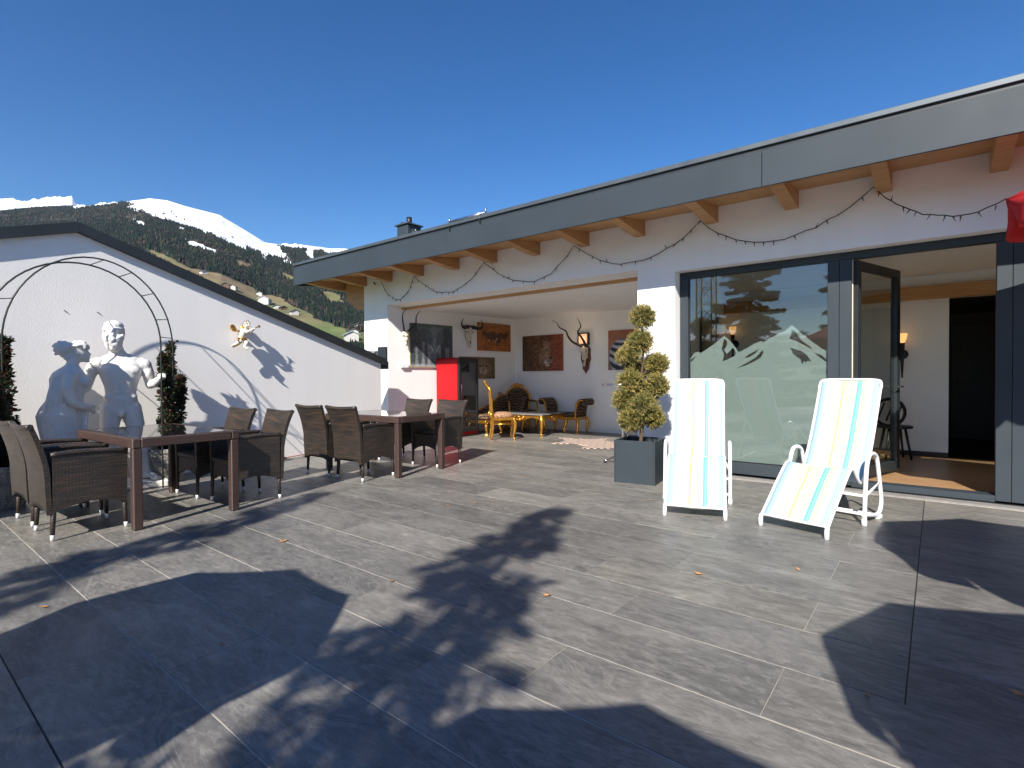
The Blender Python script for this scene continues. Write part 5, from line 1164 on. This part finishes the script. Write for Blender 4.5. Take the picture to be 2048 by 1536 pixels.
# ---- bistro table and hide
t = thing('bistro_table', 'chrome high table half hidden behind the topiary', 'table', (6.86, 3.47, 0))
obj('tabletop', MB().lathe([(0.005, 1.075), (.29, 1.075), (.30, 1.08), (.30, 1.10), (.292, 1.106), (.005, 1.106)], 36), MAT['steel'], t); obj('column', MB().tube([(0, 0, .04), (0, 0, 1.075)], .026, 16), MAT['steel'], t)
for k in range(3):
    a = R(150+120*k); obj('foot', MB().tube(spline([(0, 0, .10), (.12*math.cos(a), .12*math.sin(a), .085), (.30*math.cos(a), .30*math.sin(a), .02)], 5), .017, 8), MAT['steel'], t)
    obj('glide', MB().tube([(.30*math.cos(a), .30*math.sin(a), 0), (.30*math.cos(a), .30*math.sin(a), .03)], .02, 10), MAT['blackmetal'], t)
m, n, p = newmat('zebra_hide'); v = coords(n, 'Object'); wv = nd(n, 'ShaderNodeTexWave'); wv.bands_direction = 'Y'; wv.inputs['Scale'].default_value = 3.2; wv.inputs['Distortion'].default_value = 3; wv.inputs['Detail'].default_value = 2; wv.inputs['Detail Scale'].default_value = .6; n.links.new(v, wv.inputs['Vector'])
n.links.new(ramp(n, wv.outputs[1], [(.42, (.11, .055, .04)), (.55, (.62, .50, .43))]), p.inputs['Base Color']); p.inputs['Roughness'].default_value = .9; MAT['hide'] = m
hp = [(-.80, 0), (-.74, .16), (-.60, .20), (-.50, .38), (-.40, .62), (-.28, .60), (-.25, .38), (0, .36), (.25, .40), (.40, .66), (.52, .62), (.50, .42), (.62, .24), (.80, .12), (1.1, .03), (1.1, -.03), (.80, -.12), (.62, -.24), (.50, -.42), (.52, -.62), (.40, -.66), (.25, -.40), (0, -.36), (-.25, -.38), (-.28, -.60), (-.40, -.62), (-.50, -.38), (-.60, -.20), (-.74, -.16)]
hd = obj('hide_rug', MB().prism(hp, .002, .009, lambda u, v, w: (u, v, w)), MAT['hide']); hd.location = (8.35, 4.75, 0); hd.rotation_euler = (0, 0, R(70)); tag(hd, 'striped zebra hide rug lying on the alcove tiles', 'rug')
# ---- things inside the room
m, n, p = newmat('torch_glass'); p.inputs['Base Color'].default_value = (.9, .6, .3, 1); p.inputs['Emission Color'].default_value = (1, .50, .16, 1); p.inputs['Emission Strength'].default_value = .6; MAT['torch'] = m
def torch(label, loc, rz):
    t = thing('torch_sconce', label, 'lamp', loc, rz, 'torch sconces in the room')
    obj('glass', MB().lathe([(.028, .0), (.05, .06), (.062, .13), (.056, .132), (.02, .03)], 16, (0, -.13, .0)), MAT['torch'], t)
    obj('stem', MB().tube([(0, -.10, -.50), (0, -.115, -.25), (0, -.13, .0)], [.010, .022, .034], 10), MAT['blackmetal'], t)
    obj('wall_plate', MB().tube([(0, 0, -.16), (0, -.02, -.16)], .07, 18), MAT['blackmetal'], t); obj('bracket', MB().tube([(0, -.01, -.16), (0, -.12, -.16)], .014, 8), MAT['blackmetal'], t)
torch('dark torch shaped sconce with amber light on the white wall seen through the open door', (9.498, .385, 1.66), R(-90)); torch('torch shaped sconce with amber light seen through the large pane', (9.498, 2.70, 1.90), R(-90))
t = thing('room_picture', 'dark framed picture hanging in the room behind the large pane', 'picture', (8.6, 2.848, 1.45), 0)
obj('frame', MB().cbox(-.42, .42, -.03, -.001, 0, .75, .005), MAT['blackmetal'], t); obj('print', MB().box(-.38, .38, -.034, -.0305, .04, .71), simple('dark_photo_print', (.07, .08, .09), .3, 0, .8, 5), t)
t = thing('flower_bowl', 'red flowers in a dark bowl behind the large pane', 'flowers', (8.2, 2.45, .94))
obj('stand', MB().cbox(-.2, .2, -.2, .2, -.89, -.10, .01), MAT['darkwood'], t); obj('bowl', MB().lathe([(.01, -.10), (.09, -.10), (.16, .02), (.155, .03), (.01, .0)], 18), MAT['blackmetal'], t)
b = MB(); red = simple('red_petals', (.55, .03, .04), .6, 0, .3, 20)
for k in range(60): b.ell((random.gauss(0, .09), random.gauss(0, .09), .05+abs(random.gauss(.06, .05))), (.035, .035, .022), 7, 5, rot=(random.random(), random.random(), 0))
obj('flowers', b, red, t)['kind'] = 'stuff'
t = thing('wooden_chair', 'black slatted wooden chair just behind the open door leaf', 'chair', (9.05, .45, .052), R(200))
ring_ = [(-.20-.02*abs(math.cos(a)), .19*math.cos(a), .62+.19*math.sin(a)) for a in np.linspace(0, 2*math.pi, 25)]
obj('back_ring', MB().tube(ring_, .022, 8), MAT['blackmetal'], t)
for k in range(3): obj('slat', MB().tube([(-.21, -.15+.11*k, .50+.0*k), (-.21, -.06+.11*k, .76)], .012, 6), MAT['blackmetal'], t)
obj('seat', MB().lathe([(.01, .42), (.20, .42), (.21, .435), (.20, .455), (.01, .455)], 24), MAT['blackmetal'], t)
for a in (45, 135, 225, 315): obj('leg', MB().tube([(.13*math.cos(R(a)), .13*math.sin(R(a)), .43), (.21*math.cos(R(a)), .21*math.sin(R(a)), 0)], [.018, .014], 8), MAT['blackmetal'], t)
# ================================================================ TOPIARY, LIGHTS, PARASOLS, TREES, SMALL THINGS
t = thing('topiary_planter', 'cloud pruned juniper in a square anthracite planter before the white pier', 'potted plant', (5.735, 2.685, 0), R(8.6))
hw, ph, th_ = .235, .485, .018
pb = obj('planter_box', MB().cbox(-hw, hw, -hw, -hw+th_, 0, ph, .003).cbox(-hw, hw, hw-th_, hw, 0, ph, .003).cbox(-hw, -hw+th_, -hw+th_, hw-th_, 0, ph-.0006, .003).cbox(hw-th_, hw, -hw+th_, hw-th_, 0, ph-.0006, .003).box(-hw+.002, hw-.002, -hw+.002, hw-.002, .002, .02), MAT['anthracite'], t)
obj('soil', MB().grid(lambda u, v: ((u-.5)*.43, (v-.5)*.43, .40+.015*math.sin(u*9)*math.sin(v*7)), 10, 10), MAT['soil'], t)
Qi = Euler((0, 0, R(-8.6))).to_matrix()
def loc_(x, y, z): return Qi @ Vector((x-5.735, y-2.685, 0))+Vector((0, 0, z))
puffs = [(5.74, 2.65, 1.89, .150), (5.72, 2.67, 1.60, .158), (5.66, 2.79, 1.44, .140), (5.84, 2.52, 1.35, .135), (5.66, 2.77, 1.15, .150), (5.80, 2.51, 1.10, .150), (5.68, 2.86, .93, .135), (5.66, 2.62, .86, .180), (5.65, 2.76, .70, .150), (5.82, 2.56, .73, .125), (5.86, 2.74, 1.28, .12), (5.88, 2.68, .98, .14)]
tr_ = spline([loc_(5.735, 2.685, .38), loc_(5.74, 2.66, .7), loc_(5.75, 2.69, 1.05), loc_(5.745, 2.65, 1.4), loc_(5.74, 2.66, 1.7), loc_(5.74, 2.65, 1.95)], 6)
tk = obj('trunk', MB().tube(tr_, [.024*(1-.7*i/30) for i in range(len(tr_))], 8), MAT['bark'], t)
for (x, y, z, r) in puffs:
    c = loc_(x, y, z); k = min(tr_, key=lambda q: abs(q.z-(z-.10)))
    obj('branch', MB().tube([k, k.lerp(c, .6)+Vector((0, 0, -.02)), c], [.010, .008, .005], 6), MAT['bark'], tk)
    g = rng; n1 = 760
    d = g.normal(size=(n1, 3)); d /= np.linalg.norm(d, axis=1, keepdims=True); rr = .86*r*g.uniform(.30, .90, n1)*(1+.12*np.sin(d[:, 0]*5+z*9)+.10*np.cos(d[:, 1]*6))
    base = np.array(tuple(c))+d*rr[:, None]; dd = d+np.array([0, 0, .35])+.35*g.normal(size=(n1, 3)); dd /= np.linalg.norm(dd, axis=1, keepdims=True)
    P_, D_, A_ = [], [], []
    for j in range(9):
        f = j/8.; P_.append(base+dd*(.045*f)); sd = .55*g.normal(size=(n1, 3)); D_.append(dd+sd); A_.append(np.full(n1, f))
    P_ = np.vstack(P_); D_ = np.vstack(D_); A_ = np.concatenate(A_); nn = len(P_)
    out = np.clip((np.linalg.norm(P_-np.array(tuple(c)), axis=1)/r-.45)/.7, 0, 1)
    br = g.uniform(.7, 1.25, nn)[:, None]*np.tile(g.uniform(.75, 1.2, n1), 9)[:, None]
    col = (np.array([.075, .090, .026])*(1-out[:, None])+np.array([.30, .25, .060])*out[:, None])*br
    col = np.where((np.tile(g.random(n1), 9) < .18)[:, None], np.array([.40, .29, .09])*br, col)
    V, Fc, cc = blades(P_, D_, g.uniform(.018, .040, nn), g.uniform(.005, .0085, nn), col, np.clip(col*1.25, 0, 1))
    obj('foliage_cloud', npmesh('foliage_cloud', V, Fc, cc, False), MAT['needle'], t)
# ---- string lights
t = thing('string_lights', 'dark cable of unlit fairy lights looped under the rafters', 'string lights', (6.47, 3, 0))
tops = [(8.39, 3.07), (7.42, 3.055), (5.72, 3.06), (4.03, 3.07), (2.24, 3.075), (.50, 3.09)]; mids = [(7.85, 2.66), (6.55, 2.665), (4.74, 2.64), (3.15, 2.70), (1.47, 2.70)]
wire = []
for i in range(5):
    (y0, z0), (y1, z1), (ym, zm) = tops[i], tops[i+1], mids[i]
    for k in range(17):
        f = k/17; y = y0+(y1-y0)*f; base = z0+(z1-z0)*f; fm_ = (ym-y0)/(y1-y0); sg = (f/fm_ if f < fm_ else (1-f)/(1-fm_))
        sg = 1-(1-sg)**2 if True else sg
        wire.append(Vector((random.uniform(-.012, .012)-.01, y-3, base-(base-zm)*sg+random.uniform(-.012, .012))))
e0 = Vector((-.02, .5-3, 3.09)); e1 = Vector((5.42-6.47, -.40-3, 2.52))
for k in range(19):
    f = k/18; q = e0.lerp(e1, f); wire.append(q+Vector((0, 0, -.20*math.sin(f*math.pi)**.8+random.uniform(-.008, .008))))
obj('cable', MB().tube(wire, .0052, 6), MAT['blackmetal'], t)
bm_ = MB().tube([(0, 0, 0), (0, 0, -.018), (0, 0, -.026), (0, 0, -.05)], [.006, .0065, .004, .002], 6).mesh('bulb'); bm_.materials.append(MAT['blackmetal'])
for i in range(1, len(wire)-1):
    if i % 2 == 0 or random.random() < .25:
        o = obj('bulb', bm_, None, t); o.location = wire[i]; o.rotation_euler = (random.uniform(-.5, .5) + (math.pi*.8 if random.random() < .22 else 0), random.uniform(-.5, .5), random.uniform(0, 6))
obj('plug', MB().tube([(-.02, 8.55-3, 3.02), (-.02, 8.60-3, 3.07)], .014, 8), MAT['blackmetal'], t)
# ---- parasols
m, n, p = newmat('red_parasol_cloth'); v = coords(n, 'Object'); n.links.new(ramp(n, tnoise(n, v, 3), [(.3, (.55, .012, .016)), (.7, (.66, .02, .025))]), p.inputs['Base Color']); p.inputs['Roughness'].default_value = .75
tl = nd(n, 'ShaderNodeBsdfTranslucent'); tl.inputs[0].default_value = (.55, .01, .012, 1); mx = nd(n, 'ShaderNodeMixShader'); mx.inputs[0].default_value = .22
n.links.new(p.outputs[0], mx.inputs[1]); n.links.new(tl.outputs[0], mx.inputs[2]); n.links.new(mx.outputs[0], n.nodes['Material Output'].inputs[0]); bump(n, p, tnoise(n, v, 160, 2), .1, .002); MAT['redcloth'] = m
MAT['pole'] = simple('pale_parasol_pole', (.55, .54, .52), .4, .3, .05); MAT['concrete'] = simple('cast_concrete', (.32, .31, .30), .9, var=.15, bmp=.3)
def make_parasol(t, Rr=.83, zr=2.06, za=2.42, val=.23):
    N = 8; mb = MB(); nu, nv = 8, 7
    def can(a, v):
        k = a*N; f = k-math.floor(k); c = (4*f*(1-f)); rr = Rr*v*(1-.035*c*v) ; an = 2*math.pi*a
        z = za+(zr-za)*(v**1.08)-.055*c*v*(1-v*.2)
        return (rr*math.cos(an), rr*math.sin(an), z)
    mb.grid(lambda u, v: can(u, .02+.98*v), N*nu, nv); o = obj('canopy', mb, MAT['redcloth'], t); md = o.modifiers.new('solid', 'SOLIDIFY'); md.thickness = .002
    for k in range(N):
        vm = MB()
        def vl(u, v, k=k):
            a = (k+u)/N; x, y, z = can(a, 1.0); d = (4*u*(1-u))**.5; h_ = val*(.55+.45*d); r_ = 1+.05*v*math.sin(u*9+k*2.1)-.02*v
            return (x*r_, y*r_, z-.002-h_*v)
        vm.grid(vl, 9, 4); o = obj('valance', vm, MAT['redcloth'], t); md = o.modifiers.new('solid', 'SOLIDIFY'); md.thickness = .002
        x, y, z = can(k/N, 1.0); obj('rib', MB().tube([(0, 0, za-.03), (x*.5, y*.5, za+(zr-za)*.47-.03), (x*.985, y*.985, z-.012)], .006, 5), MAT['pole'], t)
    obj('pole', MB().tube([(0, 0, .05), (0, 0, za+.01)], .019, 12), MAT['pole'], t); obj('finial', MB().tube([(0, 0, za), (0, 0, za+.05), (0, 0, za+.08)], [.03, .025, .01], 10), MAT['pole'], t)
    obj('base', MB().lathe([(.01, 0), (.24, 0), (.25, .02), (.23, .06), (.05, .085), (.04, .30), (.026, .30), (.01, .30)], 24), MAT['concrete'], t); return t
OFF = lambda z: Vector((-SD.x/-SD.z*z, -SD.y/-SD.z*z, 0))
shadow_c = [(1.02, 2.90, 'red parasol behind the viewer whose shadow lies before the front table'), (1.09, .62, 'red parasol behind the viewer whose shadow lies at the bottom centre'), (2.87, -.44, 'red parasol behind the viewer whose shadow lies at the lower right'), (4.98, -.50, 'red parasol whose shadow lies in front of the door threshold')]
pp = None
for i, (x, y, lb) in enumerate(shadow_c):
    q = Vector((x, y, 0))+OFF(2.06)
    if pp is None: pp = make_parasol(thing('parasol', lb, 'parasol', q, 0, 'red parasols on the terrace')); o = pp
    else: o = copy_tree(pp); o.location = q; o['label'] = lb
    o.rotation_euler = (0, 0, R((20, 17.5, 2.5, 22)[i])); s_ = (.96, .94, 1.04, 1.10)[i]; o.scale = (s_, s_, 1)
o = copy_tree(pp); o.location = (5.44, -1.19, .45); o['label'] = 'bright red parasol whose edge shows at the right picture border'; o.rotation_euler = (0, 0, R(4))
red_par = o
for ch in o.children:
    if ch.name.startswith('base'): ch.location.z = -.40
    if ch.name.startswith('pole'): ch.scale.z = 1.0
    if ch.name.startswith('pole'): ch.data = MB().tube([(0, 0, -.35), (0, 0, 2.43)], .019, 12).mesh('pole'); ch.data.materials.append(MAT['pole'])
# ---- conifers below the terrace (they shade the floor and mirror in the pane)
def conifer(label, x, y, top, spread, seed, base=-13.1, low=-3, dens=1., step=1.):
    g = np.random.default_rng(seed); t = thing('conifer_tree', label, 'tree', (x, y, base), 0, 'tall conifers around the terrace')
    Ht = top-base; obj('trunk', MB().tube([(0, 0, 0), (.05, .03, Ht*.5), (0, 0, Ht*.97)], [.32, .18, .02], 10), MAT['bark'], t)
    P_, D_ = [], []; br = MB(); zz = Ht-.10
    while zz > low-base:
        dz = Ht-zz; L = min(spread*dz*(.85+.3*g.random()), 2.6); nb_ = int(4+min(dz, 4)*.5)
        for k in range(nb_):
            a = g.uniform(0, 6.28); l_ = L*g.uniform(.55, 1.15); dr = np.array([math.cos(a), math.sin(a), 0]); drop = -.10 if dz < 1 else -.28
            q0 = np.array([0, 0, zz]); q2 = q0+dr*l_+[0, 0, drop*l_+.10*l_]; q1 = q0+dr*l_*.5+[0, 0, drop*l_*.75]
            br.tube([q0, q1, q2], [.018+.006*l_, .010, .004], 4, caps=False)
            m_ = int((24+95*l_)*dens); f = g.random(m_)**.75; c = np.where((f < .5)[:, None], q0+(q1-q0)*(f*2)[:, None], q1+(q2-q1)*(f*2-1)[:, None])
            sd = np.array([-dr[1], dr[0], 0]); w_ = (.10+.22*l_*(1-f)*.8)*g.uniform(-1, 1, m_); pos = c+sd*w_[:, None]+np.stack([np.zeros(m_), np.zeros(m_), -np.abs(w_)*.35-.10*g.random(m_)], -1)
            P_.append(pos); D_.append(dr*.8+sd*np.sign(w_)[:, None]*.8+np.array([0, 0, -.25])+.3*g.normal(size=(m_, 3)))
        zz -= (.20+.10*min(dz, 4)*.6)*step
    P_ = np.vstack(P_); D_ = np.vstack(D_); n_ = len(P_); col = np.stack([g.uniform(.018, .035, n_), g.uniform(.035, .065, n_), g.uniform(.016, .028, n_)], -1)
    V, Fc, cc = blades(P_, D_, g.uniform(.08, .17, n_), g.uniform(.020, .040, n_), col)
    obj('branches', br, MAT['bark'], t); obj('crown', npmesh('crown', V, Fc, cc, False), MAT['needle'], t)
def at_tip(sx, sy, h): q = Vector((sx, sy, 0))+OFF(h); return q.x, q.y
x, y = at_tip(4.15, 2.76, 6.0); conifer('tall conifer whose tip shades the middle of the terrace', x, y, 6.0, .31, 5, low=-1, dens=2.2)
x, y = at_tip(3.20, 5.08, 6.4); conifer('tall conifer whose tip shades the floor beside the dining tables', x, y, 6.4, .21, 6, low=-1, dens=2.0)
conifer('conifer mirrored in the large window pane', -8.2, 5.55, 8.0, .36, 9, low=-2, dens=3.0, step=.45)
# ---- tower crane, seen only as a mirror image in the pane
t = thing('tower_crane', 'yellow lattice tower crane mirrored faintly in the large pane', 'crane', (-60, 24.6, -13)); MAT['crane'] = simple('faded_crane_yellow', (.45, .32, .08), .6)
b = MB(); wq = 1.0
for sx in (-1, 1):
    for sy in (-1, 1): b.tube([(sx*wq, sy*wq, 0), (sx*wq, sy*wq, 46)], .11, 6)
for k in range(23):
    z = k*2.
    for (a0, a1) in (((-1, -1), (1, -1)), ((1, -1), (1, 1)), ((1, 1), (-1, 1)), ((-1, 1), (-1, -1))):
        p0, p1 = (a0, a1) if k % 2 else (a1, a0); b.tube([(p0[0]*wq, p0[1]*wq, z), (p1[0]*wq, p1[1]*wq, z+2)], .06, 5, False); b.tube([(a0[0]*wq, a0[1]*wq, z), (a1[0]*wq, a1[1]*wq, z)], .05, 5, False)
obj('mast', b, MAT['crane'], t); obj('jib', MB().tube([(-12, 0, 46.5), (30, 0, 46.5)], .3, 6).tube([(-12, 0, 48), (30, 0, 47.2)], .15, 6), MAT['crane'], t); obj('cab', MB().cbox(.8, 2.4, -.9, .9, 43.5, 45.6, .1), MAT['crane'], t)
# ---- dry leaves on the tiles
MAT['dryleaf'] = simple('dry_orange_leaf', (.42, .20, .07), .7, var=.4, vscale=40)
LEAF = ['beside the tip of the parasol shadow left of centre, the largest', 'on the long joint right of centre, bright orange', 'on the grout line at the centre, in the tree shadow', 'near the tree shadow, right of centre', 'in the sun below the right lounger', 'behind the tree shadow, left of centre', 'in front of the rear table, right one', 'in front of the rear table, left one', 'in front of the planter', 'at the left edge near the front table', 'near the left rattan chairs of the rear table', 'on the open floor before the alcove', 'in the lower right parasol shadow, larger one', 'in the lower right parasol shadow, smaller one', 'in the parasol shadow at lower left']
lm = MB().add([(-.022, 0, .004), (-.008, .012, .009), (.010, .011, .006), (.026, .001, .012), (.009, -.011, .008), (-.009, -.011, .004), (0, 0, .002)], [(6, 0, 1), (6, 1, 2), (6, 2, 3), (6, 3, 4), (6, 4, 5), (6, 5, 0)]).mesh('dry_leaf', False); lm.materials.append(MAT['dryleaf'])
for i, (x, y, s) in enumerate([(2.00, 3.78, 1.3), (3.225, 1.127, 1.3), (2.01, 2.53, .9), (2.40, 1.68, 1.), (3.68, .67, .9), (3.52, 3.59, .9), (4.37, 4.05, .9), (3.76, 3.47, .7), (4.88, 2.18, .8), (.64, 3.71, .9), (3.26, 3.77, .7), (5.1, 3.9, .8), (2.75, -.25, 1.2), (2.4, .2, .8), (1.05, 2.55, .6)]):
    o = obj('dry_leaf', lm, None); o.location = (x, y, .001); o.scale = (s, s, s); o.rotation_euler = (0, 0, i*1.7); tag(o, 'dry leaf '+LEAF[i], 'leaf', 'dry leaves on the terrace')
# ================================================================ AIR
m = bpy.data.materials.new('mountain_air'); m.use_nodes = True; n = m.node_tree
n.nodes.remove(n.nodes['Principled BSDF']); pv = n.nodes.new('ShaderNodeVolumePrincipled')
pv.inputs['Color'].default_value = (.60, .76, 1, 1); pv.inputs['Density'].default_value = 3.6e-5; pv.inputs['Anisotropy'].default_value = .2
n.links.new(pv.outputs[0], n.nodes['Material Output'].inputs['Volume'])
hz = obj('haze', MB().box(-4400, 4400, -4400, 4400, -18, 1260), m); tag(hz, 'thin blue air between the terrace and the mountains', 'haze', kind='stuff')
SC.cycles.volume_bounces = 0
